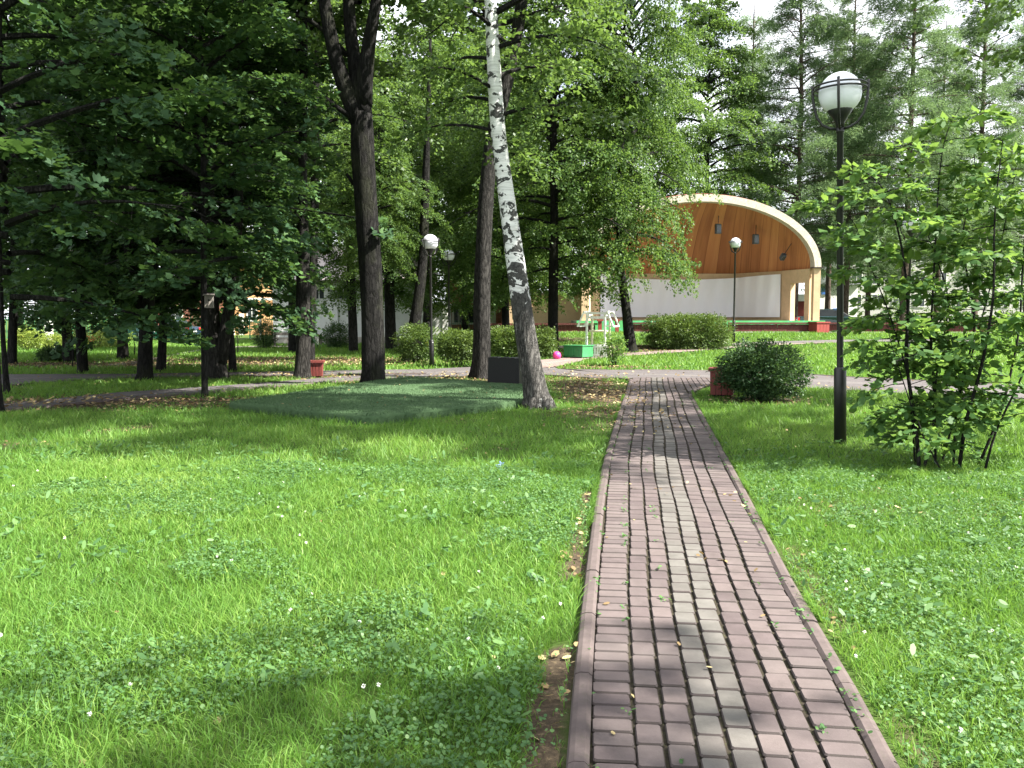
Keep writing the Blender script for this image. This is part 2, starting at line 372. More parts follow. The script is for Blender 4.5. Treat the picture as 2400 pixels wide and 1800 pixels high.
POLYS.append(np.r_[np.stack([PL(yy) - .11, yy], 1), np.stack([[max(float(PR(y)), float(PFL(y)) if y > _flare[0].y else -9) + .11 for y in yy], yy], 1)[::-1]])

# kerb stones: rounded, half a metre each
kb = MB()
def kerb_line(P, wd, zt, seg=.78, side=1, rnd=.03):
    P = resample([Vector((p[0], p[1], 0)) for p in P], max(2, int(round(sum((Vector(P[i][:2]) - Vector(P[i + 1][:2])).length for i in range(len(P) - 1)) / seg)) + 1))
    for a, b in zip(P[:-1], P[1:]):
        a = Vector(a); b = Vector(b); d = (b - a).normalized(); s = Vector((d.y, -d.x, 0)) * side; a = a + d * .006; b = b - d * .006; dz = rb.gauss(0, .003)
        prof = [(0, -.05), (0, zt - rnd), (rnd * .3, zt - rnd * .3), (rnd, zt), (wd - rnd * .6, zt), (wd, zt - rnd * .5), (wd, -.05)]
        za = float(H(a.x, a.y)); zb = float(H(b.x, b.y))
        V_ = [a + s * u + Vector((0, 0, v + dz + za)) for u, v in prof] + [b + s * u + Vector((0, 0, v + dz + zb)) for u, v in prof]
        n = len(prof); fs = [(i, i + 1, n + i + 1, n + i) for i in range(n - 1)] + [tuple(range(n))[::-1], tuple(range(n, 2 * n))]
        kb.add(V_, fs)
lk = [(float(PL(y)) - .088, y) for y in np.linspace(-2.5, gp(1481, 905).y, 60)] + [(p.x, p.y) for p in W([(1476, 893), (1462, 889), (1430, 888), (1400, 889), (1340, 886), (1275, 882)])]
kerb_line(lk, .085, .055)
rk = [(float(PR(y)) + .085, y) for y in np.linspace(-2.5, _flare[0].y - .3, 60)] + [(p.x, p.y) for p in W([(1618, 930), (1628, 919), (1648, 909), (1674, 901), (1720, 897)])]
kerb_line(rk, .085, .042, side=-1)
for src in (NEARP_NEAR, FARP_NEAR): kerb_line([(p.x, p.y) for p in W([(a, b + 1.5) for a, b in src])], .08, .05)
kerb_line([(p.x, p.y) for p in W([(a, b) for a, b in CROSS_FAR[4:12]])], .07, .03)
tag(kb.build('kerb', M['kerb']), kind='structure')

# ------------------------------------------------------------------ ground
MAT_POLY = [(-5.15, 15.3), (-3.6, 14.1), (-2.15, 13.0), (-1.0, 14.25), (.22, 15.6), (.3, 17.2), (.35, 19.3), (-1.2, 20.8), (-2.75, 22.0), (-3.9, 18.8)]
POLYS.append(np.array([(a + (a + 2.4) * .022, b + (b - 17.4) * .022) for a, b in MAT_POLY]))
def inside(poly, x, y):
    r = np.zeros(len(x), bool); n = len(poly)
    bx = (x > poly[:, 0].min()) & (x < poly[:, 0].max()) & (y > poly[:, 1].min()) & (y < poly[:, 1].max())
    idx = np.nonzero(bx)[0]; xs, ys = x[idx], y[idx]; c = np.zeros(len(idx), bool); j = n - 1
    for i in range(n):
        xi, yi, xj, yj = poly[i, 0], poly[i, 1], poly[j, 0], poly[j, 1]
        if yi != yj: c ^= ((yi > ys) != (yj > ys)) & (xs < (xj - xi) * (ys - yi) / (yj - yi) + xi)
        j = i
    r[idx] = c; return r
def blocked(x, y):
    r = np.zeros(len(x), bool)
    for p in POLYS: r |= inside(p, x, y)
    return r
def blob(x, y, cx, cy, rx, ry): return np.clip(1.35 - np.sqrt(((x - cx) / rx) ** 2 + ((y - cy) / ry) ** 2), 0, 1)
def dirt(x, y):                            # 0 grass .. 1 bare, littered soil
    x = np.asarray(x, float); y = np.asarray(y, float)
    d = .85 * blob(x, y, -8, 16.4, 4.4, 1.5)
    d = np.maximum(d, .95 * blob(x, y, 1.9, 19.6, 1.0, 4.6)); d = np.maximum(d, .6 * blob(x, y, 1.6, 14.2, 1.2, 2.2))
    d = np.maximum(d, .95 * blob(x, y, -9, 32.5, 6.5, 4)); d = np.maximum(d, .75 * blob(x, y, -.8, 23, 2.6, 2.2))
    d = np.maximum(d, .9 * blob(x, y, -15, 30, 6, 2.2)); d = np.maximum(d, .85 * blob(x, y, 3.3, 28.6, 2.1, .9)); d = np.maximum(d, .7 * blob(x, y, -6.5, 24, 3, 1))
    d = np.maximum(d, .9 * blob(x, y, 4.9, 16.9, 1.1, .9)); d = np.maximum(d, .8 * blob(x, y, 5.5, 39, 3, 1.5)); d = np.maximum(d, .7 * blob(x, y, 1.0, 42.5, 3, 1.5))
    d = np.maximum(d, .9 * np.exp(-((x - PL(y) + .17) / .075) ** 2) * (vnoise(x, y, .9) > .45) * (y < 8))
    n = fnoise(x, y, 1.3)
    d = np.clip(d * (.35 + 1.3 * n), 0, 1)
    d = np.maximum(d, .6 * sstep(fnoise(x + 50, y, 1.1), .73, .83) * (y < 25)); d = np.maximum(d, .6 * blob(x, y, 3.4, 7.3, 1.6, .8) * fnoise(x, y, .5)); d = np.maximum(d, .5 * np.exp(-((x - PR(y) - .2) / .10) ** 2) * (vnoise(x, y, .7) > .5) * (y < 9))
    return d
xs = np.r_[-500, -250, -120, -70, -45, np.arange(-32, -3, .4), np.arange(-3, 5, .12), np.arange(5, 32.1, .4), 45, 70, 120, 250, 500]
ys = np.r_[-300, -100, -40, -15, -6, np.arange(-3, 1, .4), np.arange(1, 11, .12), np.arange(11, 62, .4), 66, 72, 80, 95, 120, 200, 400, 900]
X, Y = np.meshgrid(xs, ys); Z = H(X, Y)
Vg = np.stack([X, Y, Z], -1).reshape(-1, 3); nx, ny = len(xs), len(ys)
ii, jj = np.meshgrid(np.arange(ny - 1), np.arange(nx - 1), indexing='ij'); a = (ii * nx + jj).reshape(-1)
Fg = np.stack([a, a + 1, a + nx + 1, a + nx], 1)
me = bpy.data.meshes.new('ground'); me.from_pydata(Vg.tolist(), [], Fg.tolist())
at = me.attributes.new('dirt', 'FLOAT', 'POINT'); at.data.foreach_set('value', dirt(Vg[:, 0], Vg[:, 1]).astype(np.float32))
def ground_mat():
    m, t, b = new_mat('lawn_ground'); v = coords(t); f = attr(t, 'dirt')
    n = noise(t, v, 2.2, 8, .7); n3 = noise(t, v, 28, 5, .75)
    g = ramp(t, n, [(.3, (.035, .065, .014)), (.7, (.06, .10, .02))])
    s = ramp(t, n3, [(.3, (.030, .023, .017)), (.55, (.07, .053, .036)), (.72, (.19, .145, .085))])
    col = mixc(t, ramp(t, math_(t, 'ADD', f, math_(t, 'MULTIPLY', math_(t, 'SUBTRACT', n3, .5), .5)), [(.2, (0, 0, 0)), (.6, (1, 1, 1))]), g, s)
    t.links.new(col, b.inputs['Base Color']); spec(b, .95, .1); bump(t, b, n3, .6, .03); return m
tag(link('ground', me, ground_mat()), kind='structure')

# ------------------------------------------------------------------ grass, clover, dry leaves (uncountable)
rg = np.random.RandomState(11)
def scatter(n_per, y0, y1, margin=1.3):
    A = .6 * (y1 * y1 - y0 * y0) + 2 * margin * (y1 - y0); n = int(A * n_per)
    y = y0 + (y1 - y0) * rg.rand(int(n * 2.2)); wmax = .6 * y1 + margin
    x = (rg.rand(len(y)) * 2 - 1) * wmax; k = np.abs(x) < .6 * y + margin
    return x[k][:n], y[k][:n]
def blades(n_per, y0, y1, h, wd, lean, seg=2, tone_hi=1.0):
    x, y = scatter(n_per, y0, y1)
    d = dirt(x, y); keep = (~blocked(x, y)) & (rg.rand(len(x)) > d * 1.02 - .04)
    x, y, d = x[keep], y[keep], d[keep]; N = len(x); z = H(x, y) - .004
    cl_ = fnoise(x, y, .6); hh = h * (.35 + 1.1 * rg.rand(N) ** 1.6) * (.45 + 1.1 * cl_) * (1 - .55 * d)
    a = rg.rand(N) * 2 * np.pi; b = rg.rand(N) * 2 * np.pi; ln = hh * lean * (.3 + 1.2 * rg.rand(N)); ww = wd * (.5 + rg.rand(N))
    P0 = np.stack([x, y, z], 1); D = np.stack([np.cos(a), np.sin(a), 0 * a], 1); S = np.stack([np.cos(b), np.sin(b), 0 * b], 1) * ww[:, None] / 2
    up = np.array([0, 0, 1.0])
    P1 = P0 + up * (hh * .62)[:, None] + D * (ln * .35)[:, None]; P2 = P0 + up * (hh * .95)[:, None] + D * ln[:, None]
    tone = np.clip(.12 + .42 * fnoise(x + 90, y, 1.1) + .38 * fnoise(x + 30, y + 200, 3.5) + .33 * (rg.rand(N) - .35) + .3 * (rg.rand(N) > .92), 0, 1) * tone_hi
    if seg == 2:
        Q = np.concatenate([np.stack([P0 - S, P0 + S, P1 + S * .8, P1 - S * .8], 1), np.stack([P1 - S * .8, P1 + S * .8, P2 + S * .12, P2 - S * .12], 1)]); tone = np.r_[tone, tone]
    else: Q = np.stack([P0 - S, P0 + S, P2 + S * .25, P2 - S * .25], 1)
    return Q, tone
B = [blades(5200, 1.2, 5, .072, .0050, .85), blades(3700, 5, 9.5, .074, .0064, .8), blades(900, 9.5, 16, .085, .011, .7, 1), blades(420, 16, 26, .085, .018, .7, 1), blades(130, 26, 62, .11, .045, .6, 1)]
Q = np.concatenate([b[0] for b in B]); T = np.concatenate([b[1] for b in B])
ye = 1.6 + 17 * rg.rand(9000); sd_ = rg.rand(9000) < .5; ke = vnoise(ye * 1.0, np.where(sd_, 3.3, 71.7), .7) > .52; ye, sd_ = ye[ke], sd_[ke]; N = len(ye)
xe = np.where(sd_, PL(ye) - .10 - .04 * rg.rand(N), PR(ye) + .10 + .04 * rg.rand(N)); P0 = np.stack([xe, ye, 0 * xe], 1); h_ = .05 + .06 * rg.rand(N); to = np.where(sd_, 1, -1) * (.02 + .07 * rg.rand(N)); a = rg.rand(N) * 6.28; Sx = np.stack([np.cos(a), np.sin(a), 0 * a], 1) * .003
P1 = P0 + np.stack([to * .4, .02 * rg.randn(N), h_ * .8], 1); P2 = P0 + np.stack([to, .04 * rg.randn(N), h_ * .85], 1)
Q = np.concatenate([Q, np.stack([P0 - Sx, P0 + Sx, P1 + Sx * .8, P1 - Sx * .8], 1), np.stack([P1 - Sx * .8, P1 + Sx * .8, P2 + Sx * .1, P2 - Sx * .1], 1)]); T = np.r_[T, .2 + .6 * rg.rand(2 * N)]
tag(poly_np('grass', Q, 4, T, M['grass']), 'green lawn grass on both sides of the brick path', 'grass', kind='stuff')
# round clover and long plantain leaves
def flat_leaves(x, y, z, size, asp, tilt):
    N = len(x); a = rg.rand(N) * 2 * np.pi; n = np.stack([rg.randn(N) * tilt, rg.randn(N) * tilt, np.ones(N)], 1); n /= np.linalg.norm(n, axis=1)[:, None]
    d = np.stack([np.cos(a), np.sin(a), 0 * a], 1); d -= n * (d * n).sum(1)[:, None]; d /= np.linalg.norm(d, axis=1)[:, None]; s = np.cross(n, d)
    c = np.stack([x, y, z], 1); L = size[:, None] * d; S = size[:, None] * asp * s
    return np.stack([c, c + L * .3 + S * .42, c + L * .75 + S * .45, c + L, c + L * .75 - S * .45, c + L * .3 - S * .42], 1)
x, y = scatter(1500, 1.2, 9.5); k = (~blocked(x, y)) & (fnoise(x + 20, y + 70, .8) > .54) & (rg.rand(len(x)) > dirt(x, y)); x, y = x[k], y[k]
hz = .02 + .055 * rg.rand(len(x)); QL = [flat_leaves(np.repeat(x, 2) + rg.randn(2 * len(x)) * .008, np.repeat(y, 2) + rg.randn(2 * len(x)) * .008, np.repeat(hz, 2), .011 + .011 * rg.rand(2 * len(x)), 1.0, .5)]
x, y = scatter(20, 1.2, 11); k = (~blocked(x, y)) & (rg.rand(len(x)) > dirt(x, y)) & (fnoise(x + 220, y + 170, 1.5) > .42); x, y = x[k], y[k]
n = len(x); QL.append(flat_leaves(np.repeat(x, 4) + rg.randn(4 * n) * .02, np.repeat(y, 4) + rg.randn(4 * n) * .02, .03 + .06 * rg.rand(4 * n), .035 + .05 * rg.rand(4 * n), .42, .6))
# weeds rooted in the joints and along the kerbs
yj = 1.5 + 16 * rg.rand(230); fj = rg.choice([-.012, -.012, 0, .145, .145, .34, .855, 1, 1.012, 1.012, 1.012], 230); xj = PL(yj) + (PR(yj) - PL(yj)) * fj + rg.randn(230) * .006
QL.append(flat_leaves(np.repeat(xj, 5) + rg.randn(1150) * .014, np.repeat(yj, 5) + rg.randn(1150) * .014, .034 + .02 * rg.rand(1150), .010 + .018 * rg.rand(1150), .8, .5))
Q = np.concatenate(QL); tag(poly_np('clover', Q, 6, np.clip(.05 + .75 * rg.rand(len(Q)), 0, 1), M['clover']), 'clover and plantain leaves growing low in the lawn', 'clover', kind='stuff')
# dry leaves on soil, on the paving and on the turf mat
x, y = scatter(75, 3, 42); dd = dirt(x, y); k = (rg.rand(len(x)) < np.maximum(dd * 1.1, .018)) & ~inside(np.array(MAT_POLY), x, y); x, y = x[k], y[k]
zz = H(x, y) + .012 + .02 * rg.rand(len(x)) + np.where(inside(np.array(MAT_POLY), x, y), .155, 0) + np.where(blocked(x, y), .02, 0)
sz = np.where(y > 14, .05, .03) + .05 * rg.rand(len(x)) * np.where(y > 14, 1, .6)
mp_ = np.array([(-4.2 + 4.6 * u, 14.2 + 6.4 * v) for u, v in rg.rand(80, 2)]); mk = inside(np.array(MAT_POLY), mp_[:, 0], mp_[:, 1]); mp_ = mp_[mk]
QL = [flat_leaves(x, y, zz, sz, .65, .35), flat_leaves(mp_[:, 0], mp_[:, 1], .168 + .02 * rg.rand(len(mp_)), .03 + .035 * rg.rand(len(mp_)), .6, .25)]
pth = 2.5 + 20 * rg.rand(26); QL.append(flat_leaves(PL(pth) + (PR(pth) - PL(pth)) * rg.choice([.03, .97, .5, .2, .8, .99], 26), pth, np.full(26, .042), .022 + .025 * rg.rand(26), .55, .3))
crs = np.array([tuple(gp(300 + 1500 * u, 872 + 12 * v)) for u, v in rg.rand(160, 2)]); QL.append(flat_leaves(crs[:, 0], crs[:, 1], crs[:, 2] + .03, .05 + .05 * rg.rand(160), .6, .2))
Q = np.concatenate(QL); tag(poly_np('fallen_leaves', Q, 6, rg.rand(len(Q)), M['litter']), 'dry fallen leaves scattered on soil, paving and turf', 'fallen leaves', kind='stuff')
# white clover heads
x, y = scatter(1.7, 2.4, 9); k = ~blocked(x, y); x, y = x[k], y[k]; fl = MB(); rq = random.Random(2)
for a, b in zip(x, y):
    z = .035 + .035 * rq.random(); pass
    for _ in range(14):
        v = Vector((rq.gauss(0, 1), rq.gauss(0, 1), rq.gauss(0, 1))).normalized(); c = Vector((a, b, z + .006)) + v * .005
        fl.beam(c, c + v * .005, .003, .003)
M['petal'] = paint('petal', (.72, .72, .66), .7, .15, 60)
tag(fl.build('clover_flowers', M['petal']), 'small white clover flowers dotted through the lawn', 'flowers', kind='stuff')
fb = MB(); p = gp(1172, 1103)
for _ in range(12):
    v = Vector((rq.gauss(0, .025), rq.gauss(0, .03), .04 + .05 * rq.random())); fb.tube([p + Vector((v.x * .3, v.y * .3, 0)), p + v], .0015, 3, False)
    for k in range(5):
        t_ = k * 1.257; fb.beam(p + v, p + v + Vector((math.cos(t_) * .009, math.sin(t_) * .009, .004)), .006, .002)
M['blue_petal'] = paint('blue_petal', (.20, .28, .62), .7, .2, 60)
tag(fb.build('blue_flower', M['blue_petal']), 'small clump of pale blue flowers in the shaded lawn near the birch', 'flower')
# artificial turf mat
def mat_mesh():
    P = np.array(MAT_POLY); c = P.mean(0); V = []; F = []; n = 120; base = resample([Vector((a, b, 0)) for a, b in list(MAT_POLY) + [MAT_POLY[0]]], n + 1)[:-1]
    b2 = base.copy()
    for _ in range(1): b2 = (np.roll(b2, 1, 0) + b2 * 2 + np.roll(b2, -1, 0)) / 4
    rings = [(1.0, 0), (1.003, .05), (1.0, .115), (.995, .138), (.98, .147)] + [(s, .15) for s in np.linspace(.9, .05, 12)]
    for s, z in rings:
        for q in b2:
            x_, y_ = c + (q[:2] - c) * s; V.append((x_, y_, z + (.035 * (fnoise(x_, y_, 1.6) - .5) + .02 * (fnoise(x_ + 9, y_, .35) - .5)) * min(1, z / .1)))
    for i in range(len(rings) - 1):
        for k in range(n): F.append((i * n + k, i * n + (k + 1) % n, (i + 1) * n + (k + 1) % n, (i + 1) * n + k))
    F.append(tuple((len(rings) - 1) * n + k for k in range(n)))
    me = bpy.data.meshes.new('turf_mat'); me.from_pydata(V, [], F); return me, b2
m, t, b = new_mat('artificial_turf'); n1 = noise(t, coords(t), 160, 3, .8); n2 = noise(t, coords(t), 2.5, 5, .6)
col = mixc(t, .6, ramp(t, n1, [(.3, (.050, .098, .042)), (.7, (.098, .168, .078))]), ramp(t, n2, [(.3, (.055, .105, .046)), (.7, (.075, .135, .060))])); t.links.new(col, b.inputs['Base Color']); spec(b, .85, .2); bump(t, b, n1, 1, .02); M['turf'] = m
me, rim_ = mat_mesh(); mat_o = tag(link('turf_mat', me, m, smooth=True), 'large dark green artificial turf mat lying beside the birch', 'mat')
u = rg.rand(52000, 2); px_ = -5.3 + 6.5 * u[:, 0]; py_ = 12.9 + 9.3 * u[:, 1]; k = inside(rim_[:, :2] * 1.0, px_, py_); px_, py_ = px_[k], py_[k]; N = len(px_)
a = rg.rand(N) * 6.28; P0 = np.stack([px_, py_, np.full(N, .142)], 1); D = np.stack([rg.randn(N) * .01, rg.randn(N) * .01, .022 + .006 * rg.rand(N)], 1); S = np.stack([np.cos(a), np.sin(a), 0 * a], 1) * .006
c2 = np.array(MAT_POLY).mean(0)
kk = rg.randint(0, len(rim_), 6000); e0 = rim_[kk].copy(); e0[:, 2] = .01 + .10 * rg.rand(6000); od = e0[:, :2] - c2; od /= np.linalg.norm(od, axis=1)[:, None]; e0[:, :2] += rg.randn(6000, 2) * .02; ED = np.c_[od * .018, -.005 + .02 * rg.rand(6000)]; ES = np.c_[-od[:, 1], od[:, 0], 0 * od[:, 0]] * .006
P0 = np.r_[P0, e0]; D = np.r_[D, ED]; S = np.r_[S, ES]
M['turf_pile'] = leafmat('turf_pile', (.058, .110, .048), (.080, .142, .064), (.10, .170, .080), (.04, .1, .03), .15, .7, .2)
poly_np('pile', np.stack([P0 - S, P0 + S, P0 + D + S * .4, P0 + D - S * .4], 1), 4, rg.rand(len(P0)), M['turf_pile'], mat_o)
# ------------------------------------------------------------------ trees
def unit(a): return a / np.maximum(np.linalg.norm(a, axis=-1, keepdims=True), 1e-9)
def leaves_on(c, d, rn, n, L, Wd, leaf, asp, tilt, hang, tbase, shape=4):
    """sprays: centres c (N,3), outward directions d (N,3); n leaves each"""
    N = len(c); c = np.repeat(c, n, 0); d = np.repeat(d, n, 0); tb = np.repeat(tbase, n)
    up = np.array([0, 0, 1.0]); s = unit(np.cross(d, up)); nn = unit(np.cross(s, d))
    u = rn.rand(N * n) - .25; v = (rn.rand(N * n) * 2 - 1); v *= (1 - .55 * np.clip(u, 0, 1)); w_ = rn.randn(N * n)
    p = c + d * (u * L)[:, None] + s * (v * Wd)[:, None] + nn * (w_ * .10 * L)[:, None]; p[:, 2] -= hang * (np.clip(u, 0, 1) ** 2) * L + .1 * np.abs(v) * Wd
    nrm = unit(nn + rn.randn(N * n, 3) * tilt); ax = unit(d * .6 + s * np.sign(v)[:, None] * (.25 + .6 * rn.rand(N * n))[:, None] + rn.randn(N * n, 3) * .3 + np.array([0, 0, -.25]))
    ax = unit(ax - nrm * (ax * nrm).sum(1)[:, None]); sd = np.cross(nrm, ax); sz = leaf * (.6 + .7 * rn.rand(N * n)); A = ax * sz[:, None]; S = sd * (sz * asp)[:, None]; Nn = nrm * (sz * .12)[:, None]
    tone = np.clip(tb + .22 * rn.randn(N * n), 0, 1)
    if shape == 4: Q = np.stack([p, p + A * .45 + S * .5 - Nn, p + A, p + A * .45 - S * .5 - Nn], 1)
    elif shape == 7:                      # lobed leaf
        Q = np.stack([p, p + A * .10 + S * .50, p + A * .45 + S * .30 - Nn, p + A * .62 + S * .56, p + A * 1.0, p + A * .62 - S * .56, p + A * .45 - S * .30 - Nn, p + A * .10 - S * .50], 1)
    else: Q = np.stack([p, p + A * .3 + S * .42, p + A * .7 + S * .36 - Nn, p + A, p + A * .7 - S * .36 - Nn, p + A * .3 - S * .42], 1)
    return Q, tone
def crown(name, seed, z0, z1, prof, nlimb, up0, droop, nleaf, L, Wd, leaf, asp, tilt, hang, lm, bm, secn=6, shape=4, hole=.38, step=.42, gapsc=1.3, tone0=.5, inner=.22):
    """returns (leaf mesh, limb mesh): limbs spiral up the stem between z0 and z1, twigs on both sides, leaf sprays on the twigs"""
    rn = np.random.RandomState(seed); rr = random.Random(seed); lb = MB(); C = []; Dd = []; Tb = []
    for i in range(nlimb):
        t = ((i + rr.random()) / nlimb) ** .85; z = z0 + (z1 - z0) * t * .93; az = i * 2.39996 + rr.gauss(0, .35); Lh = prof(t) * rr.uniform(.72, 1.15); up = up0(t) + rr.gauss(0, .09)
        n = 7; s = np.linspace(0, 1, n); wig = np.array([rr.gauss(0, .05) for _ in s]).cumsum() * s
        pts = np.stack([np.cos(az + wig) * s * Lh * math.cos(up), np.sin(az + wig) * s * Lh * math.cos(up), z + Lh * (math.sin(up) * s - droop * s ** 2.2)], 1)
        lb.tube(pts, list(np.linspace(.016 * Lh + .012, .006, n)), 5, False)
        def sprays(P, a, b_):
            ln = np.linalg.norm(P[-1] - P[0]); k = max(1, int(ln * (b_ - a) / step))
            for q in np.linspace(a, b_, k):
                f = q * (len(P) - 1); i0 = min(int(f), len(P) - 2); p = P[i0] + (P[i0 + 1] - P[i0]) * (f - i0); d = P[i0 + 1] - P[i0]; d = d / (np.linalg.norm(d) + 1e-9)
                C.append(p + np.array([rr.gauss(0, .08) for _ in range(3)])); Dd.append(d); Tb.append(z)
        sprays(pts, max(inner, .3), 1)
        for j in range(secn):
            q = inner + (1 - inner) * (j + rr.random() * .7) / secn; f = q * (n - 1); i0 = min(int(f), n - 2); p = pts[i0] + (pts[i0 + 1] - pts[i0]) * (f - i0)
            sa = az + (1 if j % 2 else -1) * rr.uniform(.5, 1.15); ls = Lh * rr.uniform(.26, .48) * (1.15 - .5 * q); u2 = up * .4 + rr.gauss(-.05, .2); s2 = np.linspace(0, 1, 4)
            P2 = np.stack([p[0] + np.cos(sa) * s2 * ls, p[1] + np.sin(sa) * s2 * ls, p[2] + ls * (math.sin(u2) * s2 - (droop + .12) * s2 ** 2)], 1)
            lb.tube(P2, [.008 + .006 * ls, .007, .005, .003], 3, False); sprays(P2, .25, 1)
    C = np.array(C); Dd = np.array(Dd)
    hole_n = (vnoise(C[:, 0] + C[:, 2] * .7 + seed * 7.1, C[:, 1] - C[:, 2] * .9 + seed * 3.3, gapsc)); k = hole_n > hole * .8; C, Dd = C[k], Dd[k]
    tb = tone0 + .5 * (vnoise(C[:, 0] + seed, C[:, 1] + C[:, 2], 1.1) - .5) + .12 * rn.randn(len(C))
    Q, T = leaves_on(C, unit(Dd), rn, nleaf, L, Wd, leaf, asp, tilt, hang, tb, shape)
    lo = poly_np(name + '_leaves', Q, Q.shape[1], T); lo.materials.append(M[lm])
    limb = lb.build('limbs', M[bm]); lme = limb.data; bpy.data.objects.remove(limb)
    return lo, lme, len(Q)

CR = {}
dome = lambda r, lo=.55, pk=.35: (lambda t: r * (lo + (1 - lo) * math.sin(min(1, t / pk) * math.pi / 2) if t < pk else math.cos((t - pk) / (1 - pk) * math.pi / 2 * .82)))
CR['maple1'] = crown('maple', 21, 1.9, 13.5, dome(4.2, .8, .25), 62, lambda t: .12 + .7 * t, .24, 38, .55, .42, .145, .95, .38, .25, 'maple_leaf', 'bark', 7, 7, .40)
CR['maple2'] = crown('maple', 22, 2.1, 14.5, dome(4.4, .78, .3), 62, lambda t: .08 + .7 * t, .24, 38, .55, .42, .145, .95, .38, .25, 'maple_leaf', 'bark', 7, 7, .40)
CR['maple3'] = crown('maple', 23, 2.0, 9.0, dome(3.0, .85, .3), 40, lambda t: .12 + .55 * t, .22, 34, .5, .4, .13, .95, .38, .25, 'maple_leaf', 'bark', 6, 7, .40)
CR['linden1'] = crown('linden', 31, 2.6, 17.5, dome(5.3, .62, .35), 76, lambda t: .10 + .75 * t, .42, 58, .62, .46, .115, .92, .62, .7, 'linden_leaf', 'bark', 9, 4, .30, .42)
CR['linden2'] = crown('linden', 32, 3.2, 18.5, dome(4.9, .6, .4), 72, lambda t: .15 + .7 * t, .46, 58, .62, .46, .115, .92, .62, .8, 'linden_leaf', 'bark', 9, 4, .30, .42)
CR['high1'] = crown('high', 41, 8.5, 21, dome(4.6, .55, .4), 50, lambda t: .3 + .6 * t, .30, 36, .62, .48, .15, .9, .55, .5, 'high_leaf', 'bark', 7, 4, .40, .5)
CR['high2'] = crown('high', 42, 6.2, 19, dome(4.0, .6, .4), 52, lambda t: .25 + .6 * t, .36, 36, .62, .48, .14, .9, .55, .6, 'high_leaf', 'bark', 7, 4, .40, .5)
cone = lambda r: (lambda t: r * (1 - .66 * t) * (.82 + .18 * math.sin(t * 40)))
CR['larch1'] = crown('larch', 51, 4.5, 31, cone(5.6), 120, lambda t: .12 + .45 * t, .16, 72, .95, .34, .23, .19, .9, 1.3, 'larch_needle', 'bark_larch', 9, 4, .24, .42, 1.9, .55)
CR['larch2'] = crown('larch', 52, 6.0, 30, cone(5.2), 110, lambda t: .05 + .5 * t, .14, 72, .95, .34, .23, .19, .9, 1.3, 'larch_needle', 'bark_larch', 9, 4, .28, .42, 1.9, .55)
print('LEAVES', {k: v[2] for k, v in CR.items()})

def extend(P, Rd, ztop):
    if P[-1].z < ztop:
        d = P[-1] - P[-2]; d = d / max(d.z, .2); d.x = max(-.12, min(.12, d.x)); d.z = 1; z = P[-1].z; n = 3
        for i in range(1, n + 1):
            P.append(P[-1] + d * ((ztop - z) / n)); Rd.append(Rd[-1] * .72)
    return P, Rd
def trunk_pts(px, ztop, base=None):
    b = base or gp(px[0][0], px[0][1]); Y = b.y; P = []; Rd = []
    for i, (x, y, w_) in enumerate(px):
        p = ap(x, y, Y) if i else Vector(b); P.append(p - b); Rd.append(px2m(w_, Y) / 2)
    return b, Y, *extend(P, Rd, ztop)
def densify(P, Rd, step=.5):
    out, ro = [], []
    for i in range(len(P) - 1):
        n = max(1, int((P[i + 1] - P[i]).length / step))
        for k in range(n): f = k / n; out.append(P[i].lerp(P[i + 1], f)); ro.append(Rd[i] * (1 - f) + Rd[i + 1] * f)
    return out + [P[-1]], ro + [Rd[-1]]
def trunk_mesh(mb, P, Rd, seed, flare=1.0, n=18, wob=.02):
    rr = random.Random(seed); P, Rd = densify([Vector(p) for p in P], Rd, .35); ph = [rr.random() * 6.28 for _ in range(4)]; z0 = P[0].z
    # soften the corners of the traced axis
    for _ in range(2): P = [P[0]] + [(P[i - 1] + P[i] * 2 + P[i + 1]) / 4 for i in range(1, len(P) - 1)] + [P[-1]]
    if flare: P = [P[0] + Vector((0, 0, -.12))] + [P[0]] + [P[0].lerp(P[1], .35)] + P[1:]; Rd = [Rd[0] * 1.38, Rd[0] * 1.12, Rd[0] * .95] + [r * .96 for r in Rd[1:]]
    def lob(i, t):
        f = max(0, 1 - (P[i].z - z0) / .7) if flare else 0
        return .05 * math.sin(2 * t + ph[0] + P[i].z * .5) + .035 * math.sin(5 * t + ph[1] - P[i].z * .8) + .02 * math.sin(9 * t + ph[2] + P[i].z * 2) + f * (.13 * math.sin(4 * t + ph[3]) + .06 * math.sin(7 * t + ph[1]))
    mb.tube(P, Rd, n, True, wob, rr, lobes=lob)
def tree(name, label, cat, px, cr=None, sc=1.0, rz=0.0, bark='bark', ztop=9, group=None, base=None, flare=1, extra=None, zoff=0, cz=1.0, shift=None):
    b, Y, P, Rd = trunk_pts(px, ztop, base); r = empty(name, b, label=label, cat=cat, group=group)
    mb = MB(); sd = int(px[0][0] * 7 + px[0][1]); trunk_mesh(mb, P, Rd, sd, flare)
    if extra: extra(mb, b, Y)
    mb.build('trunk', M[bark], r, True)
    if cr:
        lo, lm, n = CR[cr]; zc = 5.0; lean = next((p for p in P if p.z > zc), P[-1])
        for nm, me in (('crown', lo), ('limbs', lm)):
            o = link(nm, me, None, r); o.location = (lean.x if shift is None else shift[0], 0 if shift is None else shift[1], zoff); o.scale = (sc, sc, sc * cz); o.rotation_euler = (0, 0, rz)
    return r
G1, G2 = 'dark maples by the shaded paths', 'lindens in the middle of the park'
mt = lambda l, px, cr, sc, rz, **k: tree('maple_tree', l, 'tree', px, cr, sc, rz, group=G1, zoff=.2, **k)
mt('thick maple trunk cut off by the left edge, beside the near path kerb', [(-6, 966, 30), (-12, 850, 24), (-14, 700, 22), (-10, 450, 20)], 'maple1', .92, .4, ztop=12)
